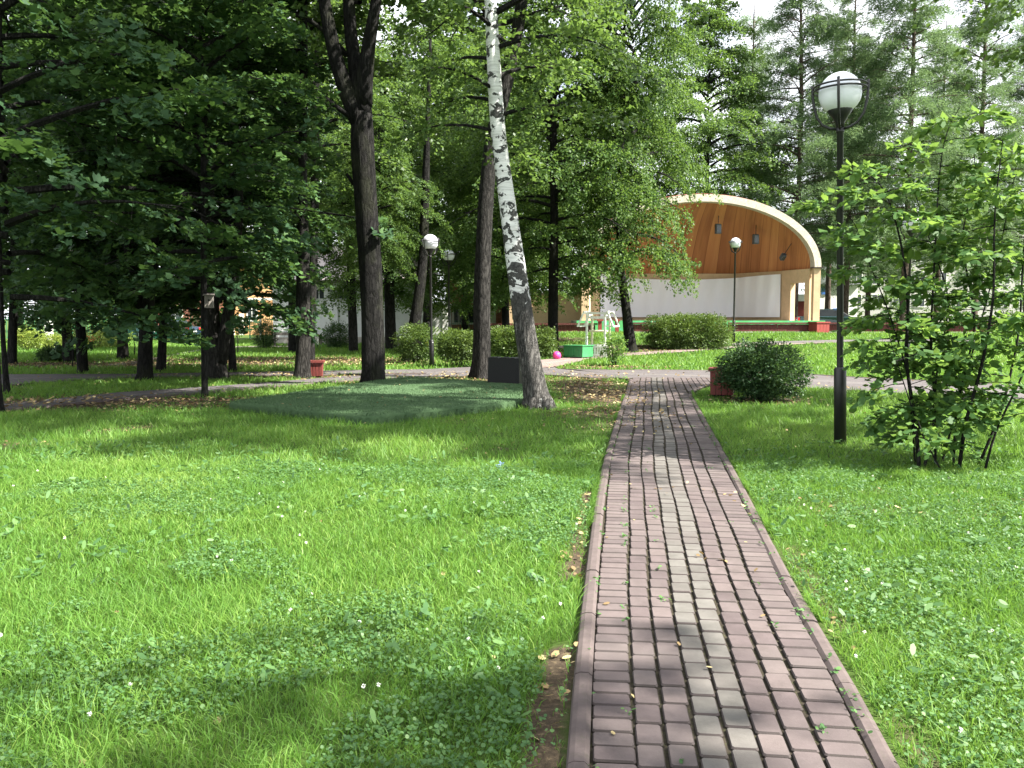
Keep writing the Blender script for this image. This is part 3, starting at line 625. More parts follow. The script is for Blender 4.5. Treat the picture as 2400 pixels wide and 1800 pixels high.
mt('thin leaning maple trunk between the two shaded paths, nearest the left edge', [(17, 923, 14), (10, 840, 12), (4, 745, 10), (0, 600, 9)], None, 1, 0, ztop=5)
mt('maple with a split bark scar standing on the far lawn at the left edge', [(28, 852, 22), (30, 740, 19), (34, 560, 17)], 'maple2', .95, 1.9, ztop=13)
mt('slim maple far back on the lawn near the green fence, behind the scarred maple', [(47, 806, 15), (47, 740, 13), (46, 600, 12)], 'maple1', .9, 3.3, ztop=13)
mt('dark maple leaning left on the far lawn beside a small low shrub', [(160, 848, 26), (155, 740, 21), (150, 500, 18)], 'maple1', .95, 2.6, ztop=13)
mt('dark maple leaning left at the far edge of the lower path', [(194, 874, 27), (188, 750, 21), (184, 500, 19)], 'maple2', .85, 5.2, bark='bark_moss', ztop=12)
mt('straight grey brown maple standing alone on the lawn, trail behind it', [(287, 841, 24), (287, 720, 21), (287, 500, 18)], 'maple1', .95, 4.4, bark='bark_grey', ztop=13)
def fork_g(mb, b, Y):
    P = [ap(338, 745, Y) - b, ap(318, 690, Y) - b, ap(300, 600, Y) - b, ap(285, 440, Y) - b]; trunk_mesh(mb, P, [px2m(w_, Y) / 2 for w_ in (24, 20, 18, 14)], 5, 0)
mt('stout dark maple with a widening forked trunk between two shaded paths', [(340, 891, 40), (341, 800, 34), (345, 730, 33), (356, 640, 26), (366, 420, 20)], 'maple2', .95, .9, bark='bark_moss', ztop=12, extra=fork_g)
mt('dark straight maple just behind the stout forked maple', [(378, 871, 22), (383, 740, 19), (386, 500, 17)], 'maple1', .9, 1.3, ztop=12)
mt('slender young maple with a birdhouse on its trunk, near the turf mat', [(480, 929, 17), (478, 700, 15), (476, 400, 12)], 'maple3', 1.0, 2.2, ztop=7)
def fork_j(mb, b, Y):
    P = [ap(516, 850, Y) - b, ap(528, 765, Y) - b, ap(545, 690, Y) - b, ap(556, 560, Y) - b, ap(562, 330, Y) - b]; trunk_mesh(mb, P, [px2m(w_, Y) / 2 for w_ in (32, 29, 27, 23, 18)], 9, 0)
mt('broad maple splitting low into two trunks, behind the slender birdhouse maple', [(510, 890, 50), (507, 850, 46), (500, 780, 31), (497, 620, 25), (490, 400, 19)], 'maple1', 1.0, 5.9, bark='bark_grey', ztop=12, extra=fork_j)
mt('thin black maple leaning left, right beside the broad two trunked maple', [(546, 871, 19), (540, 780, 17), (530, 700, 15), (520, 520, 12)], 'maple2', .8, 3.9, ztop=11)
ht = lambda nm, l, px, cr, sc, rz, **k: tree(nm, l, 'tree', px, cr, sc, rz, **k)
ht('linden_tree', 'tall straight linden with ridged brown bark, left of the small red bin', [(708, 887, 40), (711, 830, 35), (711, 640, 32), (709, 450, 22), (711, 200, 20), (712, 0, 18)], 'high1', .95, .3, bark='bark_grey', ztop=15)
ht('linden_tree', 'tall dark slim linden just behind and right of the straight ridged linden', [(728, 852, 20), (735, 600, 20), (740, 300, 19), (746, 0, 17)], 'high2', .9, 1.5, ztop=15)
ht('linden_tree', 'black linden trunk further back, left of the straight ridged linden', [(684, 827, 18), (684, 740, 17), (682, 600, 14)], 'linden2', .75, 2.9, ztop=14, zoff=1.6)
ht('linden_tree', 'brown linden in front of the white building, beside a dark little thuja', [(829, 826, 23), (826, 740, 20), (820, 600, 17), (815, 400, 14)], 'high2', 1.0, 4.1, bark='bark_grey', ztop=14)
def fork_o(mb, b, Y):
    def br(l): trunk_mesh(mb, [ap(x, y, Y + dy) - b for x, y, w_, dy in l], [px2m(w_, Y) / 2 for *_, w_, dy in l], int(l[-1][0]), 0, 14)
    br([(846, 290, 46, 0), (826, 240, 40, 0), (800, 195, 35, -.1), (780, 110, 30, -.2), (762, 20, 26, -.3), (740, -160, 20, -.4)])
    br([(852, 270, 44, 0), (842, 190, 40, .1), (826, 130, 33, .2), (820, 60, 30, .2), (815, -40, 26, .3), (812, -260, 18, .3)])
    br([(852, 250, 40, 0), (855, 160, 34, -.1), (868, 80, 27, -.2), (882, 0, 23, -.3), (905, -160, 17, -.3)])
    br([(812, 130, 14, .1), (790, 104, 13, .1), (760, 66, 11, .2), (736, 52, 10, .2), (700, 32, 9, .3), (668, 22, 8, .3), (600, 18, 6, .3)])
    br([(822, 275, 12, -.1), (792, 258, 11, -.2), (760, 224, 10, -.3), (725, 198, 9, -.4), (700, 184, 8, -.4), (640, 178, 5, -.4)])
    br([(860, 470, 13, .1), (842, 448, 11, .1), (826, 428, 9, .1), (812, 408, 7, .1)])
ht('maple_tree', 'big old maple with dark peeling bark, forking into three limbs beside the turf mat', [(873, 903, 62), (875, 870, 57), (873, 750, 52), (868, 600, 52), (856, 450, 54), (848, 330, 57), (848, 265, 50)], 'high1', 1.05, 2.0, bark='bark_moss', ztop=5.2, extra=fork_o)
ht('linden_tree', 'far linden with sunlit tan bark on its right, behind the old forked maple', [(916, 819, 28), (914, 740, 25), (911, 640, 22), (905, 480, 18)], 'linden1', .78, .7, zoff=.8,  bark='bark_grey', ztop=13)
ht('linden_tree', 'dark leaning linden growing out of a shrub, left of the two lamps', [(963, 846, 40), (971, 760, 30), (984, 680, 26), (992, 600, 22), (998, 420, 18)], 'linden2', .42, 3.6, zoff=2.2, shift=(-1.1, 0),  bark='bark_moss', ztop=12)
ht('linden_tree', 'tall linden with furrowed bark right behind the black stone, curving right higher up', [(1128, 887, 50), (1130, 840, 45), (1129, 700, 43), (1132, 600, 40), (1139, 450, 36), (1152, 330, 34), (1186, 200, 31), (1216, 60, 28), (1228, -40, 26)], 'high1', .95, 4.9, bark='bark_grey', ztop=15)
ht('linden_tree', 'reddish brown linden trunk behind the clipped hedge by the tan wing', [(1186, 790, 19), (1184, 720, 17), (1182, 560, 14)], 'linden1', .85, 2.3, ztop=14)
ht('linden_tree', 'dark linden hung with leafy branches, between the birch and the wooden well frame', [(1298, 828, 26), (1296, 760, 24), (1297, 640, 23), (1299, 500, 20), (1297, 300, 17)], 'linden2', .98, .2, group=G2, bark='bark_moss', ztop=14)
ht('linden_tree', 'dark linden leaning left in front of the stage, its crown hiding the left arch', [(1480, 824, 30), (1470, 745, 22), (1461, 672, 20), (1452, 627, 19), (1453, 500, 17), (1458, 300, 13)], 'linden1', .78, 3.1, group=G2, bark='bark_moss', ztop=15, shift=(-.1, 0), zoff=1.0, cz=1.42)
for px, Y, lab, cr, sc, rz in [
    (1000, 52, 'pale green linden filling the gap left of the curving linden', 'linden1', 1.15, 1.0), (1090, 58, 'bright far linden by the brick house, seen between two lindens', 'linden2', 1.15, 2.2),
    (775, 60, 'tall linden by the pink roof of the white building', 'linden2', 1.2, .5), (1400, 62, 'tall leafy linden rising behind the left arch of the stage', 'linden1', 1.15, 5.0),
    (1650, 64, 'tall pale linden rising behind the top of the stage arch', 'linden2', 1.34, 4.0), (1240, 60, 'bushy linden behind the tan wing, beside the birch trunk', 'linden1', 1.05, 3.4)]:
    p = Vector(((px - 1200) / FPX * Y, Y, float(H((px - 1200) / FPX * Y, Y)))); r = empty('linden_tree', p, label=lab, cat='tree', group='lindens around the buildings')
    mb = MB(); trunk_mesh(mb, [Vector((0, 0, 0)), Vector((.1, 0, 4)), Vector((0, .1, 9)), Vector((.1, 0, 15))], [.26, .21, .17, .08], px); mb.build('trunk', M['bark'], r, True)
    for nm, me in (('crown', CR[cr][0]), ('limbs', CR[cr][1])): o = link(nm, me, None, r); o.scale = (sc,) * 3; o.rotation_euler = (0, 0, rz)

# the birch
def birch_mat():
    m, t, b = new_mat('birch_bark'); c = t.nodes.new('ShaderNodeTexCoord'); sep = t.nodes.new('ShaderNodeSeparateXYZ'); t.links.new(c.outputs['Object'], sep.inputs[0]); z = sep.outputs['Z']
    n1 = noise(t, coords(t, (2.6, 2.6, 3.4)), 1.5, 4, .55, .5); n2 = noise(t, coords(t, (1.1, 1.1, 16)), 3.0, 3, .6); n3 = noise(t, coords(t, (6, 6, 6)), 4, 6, .75)
    # black chevrons: bands warped by noise, thicker lower down
    zz = math_(t, 'ADD', z, math_(t, 'MULTIPLY', math_(t, 'SUBTRACT', n1, .5), 1.7)); band = math_(t, 'SINE', math_(t, 'MULTIPLY', zz, 11.0))
    patch = noise(t, coords(t, (1.3, 1.3, .9)), 2.4, 3, .6)
    k = math_(t, 'ADD', math_(t, 'ADD', math_(t, 'MULTIPLY', band, .26), math_(t, 'MULTIPLY', patch, 1.25)), math_(t, 'MULTIPLY', n3, .45))
    low = t.nodes.new('ShaderNodeMapRange'); low.inputs['From Min'].default_value = 1.3; low.inputs['From Max'].default_value = 2.9; low.inputs['To Min'].default_value = .62; low.inputs['To Max'].default_value = 0
    t.links.new(z, low.inputs['Value']); k = math_(t, 'ADD', k, low.outputs['Result'])
    white = ramp(t, n2, [(.3, (.50, .50, .49)), (.6, (.74, .74, .73))]); blk = ramp(t, n3, [(.35, (.012, .012, .012)), (.7, (.10, .10, .095))])
    col = mixc(t, ramp(t, k, [(.985, (0, 0, 0)), (1.02, (1, 1, 1))]), white, blk)
    tick = noise(t, coords(t, (5, 5, 75)), 1.0, 2, .5); col = mixc(t, ramp(t, tick, [(.67, (0, 0, 0)), (.71, (.8, .8, .8))]), col, (.12, .11, .10))
    # the foot of the trunk has rough dark furrowed bark with pale flecks
    v = coords(t, (1, 1, .2)); vo = t.nodes.new('ShaderNodeTexVoronoi'); vo.feature = 'DISTANCE_TO_EDGE'; vo.inputs['Scale'].default_value = 17; 
    ad = t.nodes.new('ShaderNodeVectorMath'); ad.operation = 'MULTIPLY_ADD'; cmb = t.nodes.new('ShaderNodeCombineXYZ'); nz = noise(t, v, 9, 6, .7)
    for i in range(3): t.links.new(nz, cmb.inputs[i])
    t.links.new(cmb.outputs[0], ad.inputs[0]); ad.inputs[1].default_value = (.3, .3, .12); t.links.new(v, ad.inputs[2]); t.links.new(ad.outputs[0], vo.inputs['Vector'])
    hb = math_(t, 'ADD', math_(t, 'MULTIPLY', math_(t, 'MINIMUM', vo.outputs['Distance'], .2), 3), math_(t, 'MULTIPLY', nz, .6))
    rough_c = ramp(t, hb, [(.25, (.012, .012, .011)), (.9, (.10, .095, .088))]); fleck = noise(t, coords(t, (1, 1, .35)), 13, 4, .7)
    rough_c = mixc(t, ramp(t, fleck, [(.63, (0, 0, 0)), (.70, (1, 1, 1))]), rough_c, (.42, .42, .40))
    zi = math_(t, 'ADD', z, math_(t, 'MULTIPLY', math_(t, 'SUBTRACT', n1, .5), 1.6)); f = ramp(t, math_(t, 'MULTIPLY', zi, .25), [(.40, (1, 1, 1)), (.56, (0, 0, 0))])
    col = mixc(t, f, col, rough_c); t.links.new(col, b.inputs['Base Color']); spec(b, .75, .25)
    h = math_(t, 'ADD', math_(t, 'MULTIPLY', hb, f), math_(t, 'MULTIPLY', n2, .15)); bump(t, b, h, .9, .03); return m
M['birch_bark'] = birch_mat()
def birch_roots(mb, b, Y):
    for a, l in ((.3, .34), (1.9, .3), (3.1, .3), (4.2, .36), (5.3, .38)):
        c, s = math.cos(a), math.sin(a); mb.tube([Vector((c * .12, s * .12, .22)), Vector((c * .24, s * .24, .08)), Vector((c * l, s * l, -.03))], [.10, .075, .03], 8, False)
ht('birch_tree', 'leaning white birch with black chevron marks and a dark rough foot, at the mat corner', [(1262, 957, 60), (1255, 910, 54), (1237, 825, 51), (1222, 720, 47), (1205, 600, 43), (1197, 540, 40), (1184, 434, 38), (1168, 325, 36), (1161, 217, 35), (1155, 108, 32), (1151, 22, 30)], 'high2', .75, 1.1, bark='birch_bark', ztop=12, extra=birch_roots)

# larches and other trees behind and right of the stage
LG = 'larches behind and right of the stage'
for px, Y, hgt, cr, sc, lab in [
    (1860, 63, 0, 'larch1', 1.0, 'tall feathery larch rising right behind the stage arch'), (2113, 61, 0, 'larch2', 1.08, 'open topped larch with a bare dark trunk, above the half hidden globe lamp'),
    (2280, 64, 0, 'larch1', .95, 'slim larch against the white sky, above the tall sapling'), (1978, 66, 0, 'larch2', .9, 'grey larch trunk directly behind the nearest lamp pole'),
    (1936, 72, 0, 'larch2', .85, 'thin dark larch trunk beside the right stage pillar'), (1750, 78, 0, 'larch2', .95, 'distant larch peeping over the crown of the stage arch'),
    (2400, 70, 0, 'larch1', .9, 'larch cut off by the right edge of the photo'), (2030, 80, 0, 'larch1', .85, 'distant larch filling the gap between two larger larches'), (2190, 78, 0, 'larch2', .9, 'distant larch behind the tip of the tall sapling')]:
    x = (px - 1200) / FPX * Y; p = Vector((x, Y, float(H(x, Y)))); r = empty('larch_tree', p, label=lab, cat='tree', group=LG); s = random.Random(px)
    mb = MB(); trunk_mesh(mb, [Vector((0, 0, 0)), Vector((.05, 0, 6)), Vector((s.gauss(0, .15), 0, 16)), Vector((s.gauss(0, .2), 0, 30 * sc))], [.24, .21, .15, .03], px); mb.build('trunk', M['bark_larch'], r, True)
    for nm, me in (('crown', CR[cr][0]), ('limbs', CR[cr][1])): o = link(nm, me, None, r); o.scale = (sc,) * 3; o.rotation_euler = (0, 0, s.random() * 6)
# trees beside the photographer whose boughs shade the lawn; one bough hangs in at the right edge
for (x, y), cr, sc, rz, cz, lab in [((13.2, 7.3), 'high1', .80, 1.0, 1.45, 'tall narrow linden beside the lawn right of the tall sapling'), ((11.8, 10.3), 'high2', .80, 3.0, 1.1, 'narrow linden just behind the tall narrow one, right of the sapling'), ((10.5, -3.7), 'high1', .95, 2.0, 1, 'linden beside the path behind the photographer, shading the near lawn'), ((12.4, 15.8), 'high2', .98, 4.0, 1, 'linden beyond the sapling, one bough hanging in at the top right corner')]:
    r = empty('linden_tree', (x, y, 0), label=lab, cat='tree', group='lindens shading the near lawn'); mb = MB(); trunk_mesh(mb, [Vector((0, 0, 0)), Vector((.1, 0, 4)), Vector((0, .1, 9)), Vector((.1, 0, 16))], [.27, .22, .18, .07], int(x * 10)); mb.build('trunk', M['bark'], r, True)
    for nm, me in (('crown', CR[cr][0]), ('limbs', CR[cr][1])): o = link(nm, me, None, r); o.scale = (sc, sc, cz); o.rotation_euler = (0, 0, rz)
# the distant wood that closes the view: one mass
def woods():
    rn = np.random.RandomState(77); QQ = []; TT = []
    spots = [(-62, 88), (-54, 82), (-47, 92), (-40, 84), (-33, 90), (-27, 80), (-20, 92), (-14, 85), (-7, 95), (0, 88), (7, 97), (14, 92), (22, 99), (31, 104), (40, 98), (50, 104), (60, 98), (70, 105), (-70, 94)]
    for i, (x, y) in enumerate(spots):
        hgt = (15 + 6 * rn.rand()) * (1.15 if x < 16 else 1.3); n = 420; th = rn.rand(n) * 6.28; ph = rn.rand(n); rad = 4.8 * (.35 + .65 * rn.rand(n) ** .4) * np.sqrt(np.clip(1 - (2 * ph - .85) ** 2 * .55, .1, 1))
        c = np.stack([x + np.cos(th) * rad, y + np.sin(th) * rad, .8 + hgt * ph], 1); d = np.stack([np.cos(th), np.sin(th), -.25 + 0 * th], 1)
        k = vnoise(c[:, 0] + c[:, 2] * .6, c[:, 1] - c[:, 2] + i * 9, 1.8) > .28; c, d = c[k], unit(d[k]); tb = .5 + .6 * (vnoise(c[:, 0], c[:, 1] + c[:, 2], 2.2) - .5)
        q, t_ = leaves_on(c, d, rn, 24, 1.1, .9, .27, .85, .7, .5, tb); QQ.append(q); TT.append(t_)
    tag(poly_np('far_woods', np.concatenate(QQ), 4, np.concatenate(TT), M['high_leaf']), 'band of far trees closing the view behind the fence and buildings', 'woods', kind='stuff')
woods()

# shrubs and hedges: leafy shells with stems
def shrub_mesh(seed, rx, ry, h, n, leaf, lm, box=.0, nl=8, zlo=.08, rag=.16, asp=.55, tone0=.5, shape=6):
    rn = np.random.RandomState(seed); v = unit(rn.randn(n, 3)); v[:, 2] = np.where(v[:, 2] < 0, v[:, 2] * .9, v[:, 2])
    if box: v = v * (1 / np.abs(v).max(1, keepdims=True)) ** (box * 1.5)
    sh = 1 - .55 * rn.rand(n) ** 2.2; bumpy = 1 + rag * 2 * (vnoise(v[:, 0] * 3 + seed, v[:, 1] * 3 + v[:, 2] * 2.2, .8) - .5) + rag * .8 * (vnoise(v[:, 0] * 9 + seed, v[:, 1] * 9 + v[:, 2] * 7, .8) - .5)
    c = v * np.array([rx, ry, h * (.5 - zlo / 2)]) * (sh * bumpy)[:, None]; c[:, 2] += h * (.5 + zlo / 2)
    d = unit(v + rn.randn(n, 3) * .45 + np.array([0, 0, .25])); tb = tone0 + .5 * (vnoise(c[:, 0] + seed, c[:, 1] + c[:, 2], .35) - .5) + .12 * (c[:, 2] / h - .5)
    return leaves_on(c, d, rn, nl, leaf * 3.2, leaf * 1.8, leaf, asp, .55, .25, tb, shape)
def shrub(name, label, cat, base, rx, ry, h, n, leaf, lm, group=None, seed=1, stems=7, **k):
    r = empty(name, base, label=label, cat=cat, group=group); Q, T = shrub_mesh(seed, rx, ry, h, n, leaf, lm, **k); poly_np('foliage', Q, Q.shape[1], T, M[lm], r)
    mb = MB(); rr = random.Random(seed)
    for i in range(stems):
        a = rr.random() * 6.28; q = rr.uniform(.25, .8); mb.tube([Vector((math.cos(a) * rx * .3 * q, math.sin(a) * ry * .3 * q, -.02)), Vector((math.cos(a) * rx * .6 * q, math.sin(a) * ry * .6 * q, h * .45)), Vector((math.cos(a) * rx * q, math.sin(a) * ry * q, h * .82))], [.02, .014, .006], 5, False)
    mb.build('stems', M['bark'], r); return r
HX = lambda px, y: gp(px, y)
p = gp(1790, 944); shrub('round_bush', 'rounded dark green bush leaning over the red bin beside the path junction', 'bush', p + Vector((0, .35, 0)), .71, .70, 1.10, 2400, .056, 'bush_leaf', seed=4, rag=.3, nl=8)
p = gp(1620, 821); shrub('long_hedge', 'long loose hedge in front of the stage, left of the thin lamp pole', 'hedge', p + Vector((0, .8, 0)), 1.8, .75, 1.5, 3200, .085, 'hedge_leaf', seed=5, box=.45, rag=.16, nl=8, stems=16)
p = gp(1090, 862); shrub('clipped_hedge', 'clipped hedge left of the furrowed linden, behind the cross path', 'hedge', p + Vector((-.2, .6, 0)), .62, .5, 1.15, 1100, .075, 'hedge_leaf', seed=6, box=.5, zlo=.30, stems=12)
p = gp(1226, 842); shrub('clipped_hedge', 'clipped hedge behind the birch trunk and the black stone', 'hedge', p + Vector((0, .6, 0)), 1.2, .55, 1.2, 2000, .08, 'hedge_leaf', seed=7, box=.5, zlo=.14, stems=14)
p = gp(972, 850); shrub('loose_shrub', 'loose twiggy shrub around the foot of the dark leaning linden', 'shrub', p + Vector((.1, -.3, 0)), .66, .6, 1.4, 800, .075, 'hedge_leaf', seed=8, zlo=.1, rag=.3, tone0=.3)
p = gp(1440, 858); shrub('young_shrub', 'small bright leafy shrub at the corner of the paved path', 'shrub', p, .27, .27, 1.05, 150, .085, 'sapling_leaf', seed=9, zlo=.22, rag=.35, stems=5)
p = gp(622, 818); shrub('small_thuja', 'dark pointed little thuja on the lawn left of the benches', 'shrub', p, .5, .5, 1.5, 700, .09, 'bush_leaf', seed=10, rag=.2, zlo=.02, asp=.3)
p = gp(790, 817); shrub('small_thuja', 'dark rounded little thuja in front of the white building', 'shrub', p, .62, .6, 1.35, 800, .09, 'bush_leaf', seed=12, rag=.15, zlo=.02, asp=.3)
for px, y, rx, h, lm, lab, sd in [(110, 817, 1.1, .75, 'yellow_shrub', 'yellow green low shrub by the white post, inside the fence', 13), (72, 822, .45, 1.1, 'yellow_shrub', 'thin yellow green shrub right of the scarred maple', 14), (225, 818, 1.35, 1.0, 'yellow_shrub', 'yellow green shrub with reddish blooms between two maples', 15),
                                   (262, 815, .9, 1.1, 'yellow_shrub', 'tall yellow green shrub left of the lone grey brown maple', 16), (138, 846, .55, .45, 'bush_leaf', 'dark low shrub at the foot of a leaning maple', 17)]:
    shrub('low_shrub', lab, 'shrub', gp(px, y), rx, .7, h, 500, .085, lm, seed=sd, rag=.3, group='low shrubs on the far lawn')
rbm = MB(); p = gp(213, 817); rr_ = random.Random(8)
for _ in range(60):
    v = Vector((rr_.gauss(0, .28), -.5 + rr_.gauss(0, .1), .3 + .4 * rr_.random())); rbm.tube([p + Vector((v.x * .5, v.y, 0)), p + v], .004, 3, False); rbm.lathe([(0, 0), (.04, .02), (.045, .05), (0, .07)], 6, p + v)
M['red_flower'] = paint('red_flower', (.52, .07, .06), .7, .3, 20); tag(rbm.build('red_flowers', M['red_flower']), 'patch of red flowers in front of the yellow green shrub', 'flowers')

# the tall sapling at the right: stems, twigs and compound leaves
def sapling(label, base, stems, seed, lm):
    r = empty('box_elder_sapling', base, label=label, cat='sapling'); rr = random.Random(seed); rn = np.random.RandomState(seed); st = MB(); C = []; Dd = []; Tb = []
    for pts, r0 in stems:
        P = [Vector(q) for q in pts]; P2, _ = densify(P, [1] * len(P), .12)
        for _ in range(4): P2 = [P2[0]] + [(P2[i - 1] + P2[i] * 2 + P2[i + 1]) / 4 for i in range(1, len(P2) - 1)] + [P2[-1]]
        n = len(P2); st.tube(P2, [r0 * .72 * (1 - .8 * i / n) for i in range(n)], 7, False); i = int(n * .17); az = rr.random() * 6
        while i < n:
            az += 2.4 + rr.gauss(0, .4); q = P2[i]; f = i / n; ln = rr.uniform(.28, .72) * (1.05 - .4 * f); u = rr.uniform(-.05, .5)
            T = [q + Vector((math.cos(az) * ln * s, math.sin(az) * ln * s, ln * (math.sin(u) * s - .25 * s * s))) for s in (0, .35, .7, 1)]; st.tube(T, [.007, .005, .004, .002], 4, False)
            for s in np.arange(.3, 1.06, .16):
                j = min(int(s * 3), 2); p = T[j].lerp(T[j + 1], min(1, s * 3 - j)); d = (T[j + 1] - T[j]).normalized(); side = 1 if rr.random() < .5 else -1
                for sg in (1, -1):
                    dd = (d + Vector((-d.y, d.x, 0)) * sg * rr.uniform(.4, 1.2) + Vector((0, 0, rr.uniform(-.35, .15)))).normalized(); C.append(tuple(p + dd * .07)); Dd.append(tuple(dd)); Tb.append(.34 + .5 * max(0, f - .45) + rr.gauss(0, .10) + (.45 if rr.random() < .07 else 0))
            i += rr.randint(1, 2)
    st.build('stems', M['bark'], r, True)
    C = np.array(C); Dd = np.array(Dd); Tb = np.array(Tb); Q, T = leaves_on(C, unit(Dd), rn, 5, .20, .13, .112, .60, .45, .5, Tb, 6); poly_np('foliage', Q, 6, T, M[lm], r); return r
bp = gp(2155, 1100)
def S(px, y, dy): return ap(px, y, bp.y + dy) - bp
sapling('tall many stemmed box elder sapling at the right, beside the nearest lamp', bp, [
    ([(0, 0, 0), S(2145, 980, 0), S(2122, 850, .05), S(2130, 700, .1), S(2112, 560, .2), S(2070, 420, .2), S(2015, 395, .1)], .034),
    ([(.1, .1, 0), S(2195, 980, .1), S(2180, 800, .3), S(2190, 620, .3), S(2200, 420, .4), S(2215, 300, .5), S(2250, 250, .5)], .026),
    ([(.38, -.1, 0), S(2262, 985, -.1), S(2300, 870, -.2), S(2330, 700, -.1), S(2330, 500, 0), S(2350, 330, .1)], .03),
    ([(.45, .15, 0), S(2240, 960, .2), S(2290, 760, .4), S(2250, 560, .5), S(2290, 400, .5), S(2270, 270, .5)], .02),
    ([(.3, .25, 0), S(2190, 900, .3), S(2230, 700, .5), S(2170, 540, .5), S(2130, 400, .5), S(2090, 350, .5)], .02),
    ([(.75, .2, 0), S(2350, 960, .2), S(2390, 780, .3), S(2400, 560, .3), S(2420, 380, .3)], .024),
    ([(.15, -.2, 0), S(2150, 1000, -.2), S(2120, 900, -.3), S(2090, 820, -.3), S(2075, 740, -.3)], .014),
    ([(.05, .2, 0), S(2130, 880, .2), S(2080, 720, .3), S(2030, 600, .3), S(2000, 500, .3), S(1950, 478, .2)], .016),
    ([(.6, -.2, 0), S(2330, 1010, -.2), S(2390, 900, -.3), S(2440, 760, -.3), S(2470, 600, -.2)], .02),
    ([(.5, .5, 0), S(2270, 860, .6), S(2330, 640, .7), S(2370, 460, .7), S(2390, 340, .7)], .02)], 6, 'sapling_leaf')
for px, y, h, lab in [(170, 860, 1.3, 'thin bare whip sapling beside the leaning maple on the far lawn'), (315, 834, .9, 'short thin sapling on the lawn left of the forked maple'), (557, 830, 1.2, 'thin curved whip sapling right of the thin black maple')]:
    b = gp(px, y); r = empty('whip_sapling', b, label=lab, cat='sapling', group='thin saplings on the far lawn'); mb = MB(); mb.tube([(0, 0, 0), (.03, 0, h * .5), (-.04, 0, h)], [.03, .022, .008], 6); mb.build('stem', M['bark'], r)
    rn = np.random.RandomState(px); c = rn.randn(14, 3) * np.array([.12, .12, .15]) + np.array([0, 0, h * .9]); Q, T = leaves_on(c, unit(rn.randn(14, 3)), rn, 8, .2, .15, .08, .6, .5, .3, np.full(14, .5), 6); poly_np('foliage', Q, 6, T, M['high_leaf'], r)
# ------------------------------------------------------------------ buildings
M['tan'] = paint('tan_plaster', (.56, .40, .25), .85, .14, 2.5, (.46, .33, .21), .2)
M['fascia'] = paint('peeling_white', (.58, .52, .43), .8, .25, 3, (.30, .23, .15), .2)
M['white_wall'] = paint('white_plaster', (.60, .61, .60), .85, .12, 1.2, (.50, .51, .49), .2)
M['white_paint'] = paint('white_paint', (.76, .76, .72), .6, .10, 5, (.60, .57, .45), .3)
M['cream_wood'] = paint('cream_wood', (.74, .71, .52), .65, .12, 7, (.55, .52, .26), .3)
M['dark_red'] = paint('maroon_wood', (.105, .030, .028), .7, .35, 5, (.19, .085, .075), .25, .1, (3, 3, .4))
M['red_wood'] = paint('red_wood', (.26, .048, .038), .6, .25, 6, (.13, .03, .026), .35, .1, (3, 3, .4))
M['bin_wood'] = paint('bin_wood', (.17, .04, .034), .6, .28, 6, (.08, .024, .02), .35, .1, (3, 3, .4))
M['black'] = paint('black_metal', (.012, .012, .013), .42, .3, 8, None, .5)
M['globe'] = paint('globe_plastic', (.86, .88, .96), .28, .03, 3, None, .5)
M['green_paint'] = paint('green_paint', (.045, .23, .085), .5, .18, 3, (.03, .13, .05), .4)
M['stage_green'] = paint('stage_green', (.10, .42, .14), .6, .35, 1.4, (.12, .42, .40), .3)
M['fence_green'] = paint('fence_green', (.02, .20, .095), .45, .2, 6, None, .4)
M['granite'] = paint('granite', (.009, .009, .010), .45, .5, 40, (.02, .02, .021), .25)
M['granite_rough'] = paint('granite_rough', (.09, .09, .095), .9, .5, 30, None, .2, .8)
M['pink'] = paint('pink_ball', (.80, .045, .26), .4, .10, 9, (.85, .18, .40), .5)
M['glass'] = paint('window_glass', (.035, .042, .045), .12, .4, 1.5, None, .6)
M['dark'] = paint('dark_gap', (.02, .018, .016), .8, .3, 4)
M['roof_pink'] = paint('pale_roof', (.58, .50, .50), .5, .15, 1.0, None, .4)
M['roof_dark'] = paint('roof_edge', (.05, .035, .03), .7, .3, 3)
M['orange'] = paint('orange_plaster', (.74, .42, .20), .85, .12, 1.2, None, .2)
M['grey_wood'] = paint('weathered_wood', (.20, .18, .16), .85, .3, 5, (.32, .30, .27), .2, .1, (3, 3, .5))
M['grey_box'] = paint('grey_metal', (.33, .34, .36), .5, .15, 4)
M['concrete'] = paint('concrete', (.36, .34, .31), .9, .2, 5, (.22, .2, .17), .2, .2)
M['red_paint'] = paint('red_paint', (.62, .04, .035), .45, .15, 6)
M['yellow'] = paint('yellow_petal', (.80, .52, .03), .6, .2, 12)
M['ink'] = paint('ink', (.03, .03, .035), .7, .1)
M['lamp_grey'] = paint('lamp_grey', (.085, .095, .11), .5, .2, 5)
M['pale_block'] = paint('pale_block', (.42, .41, .385), .85, .08, .4, None, .2)
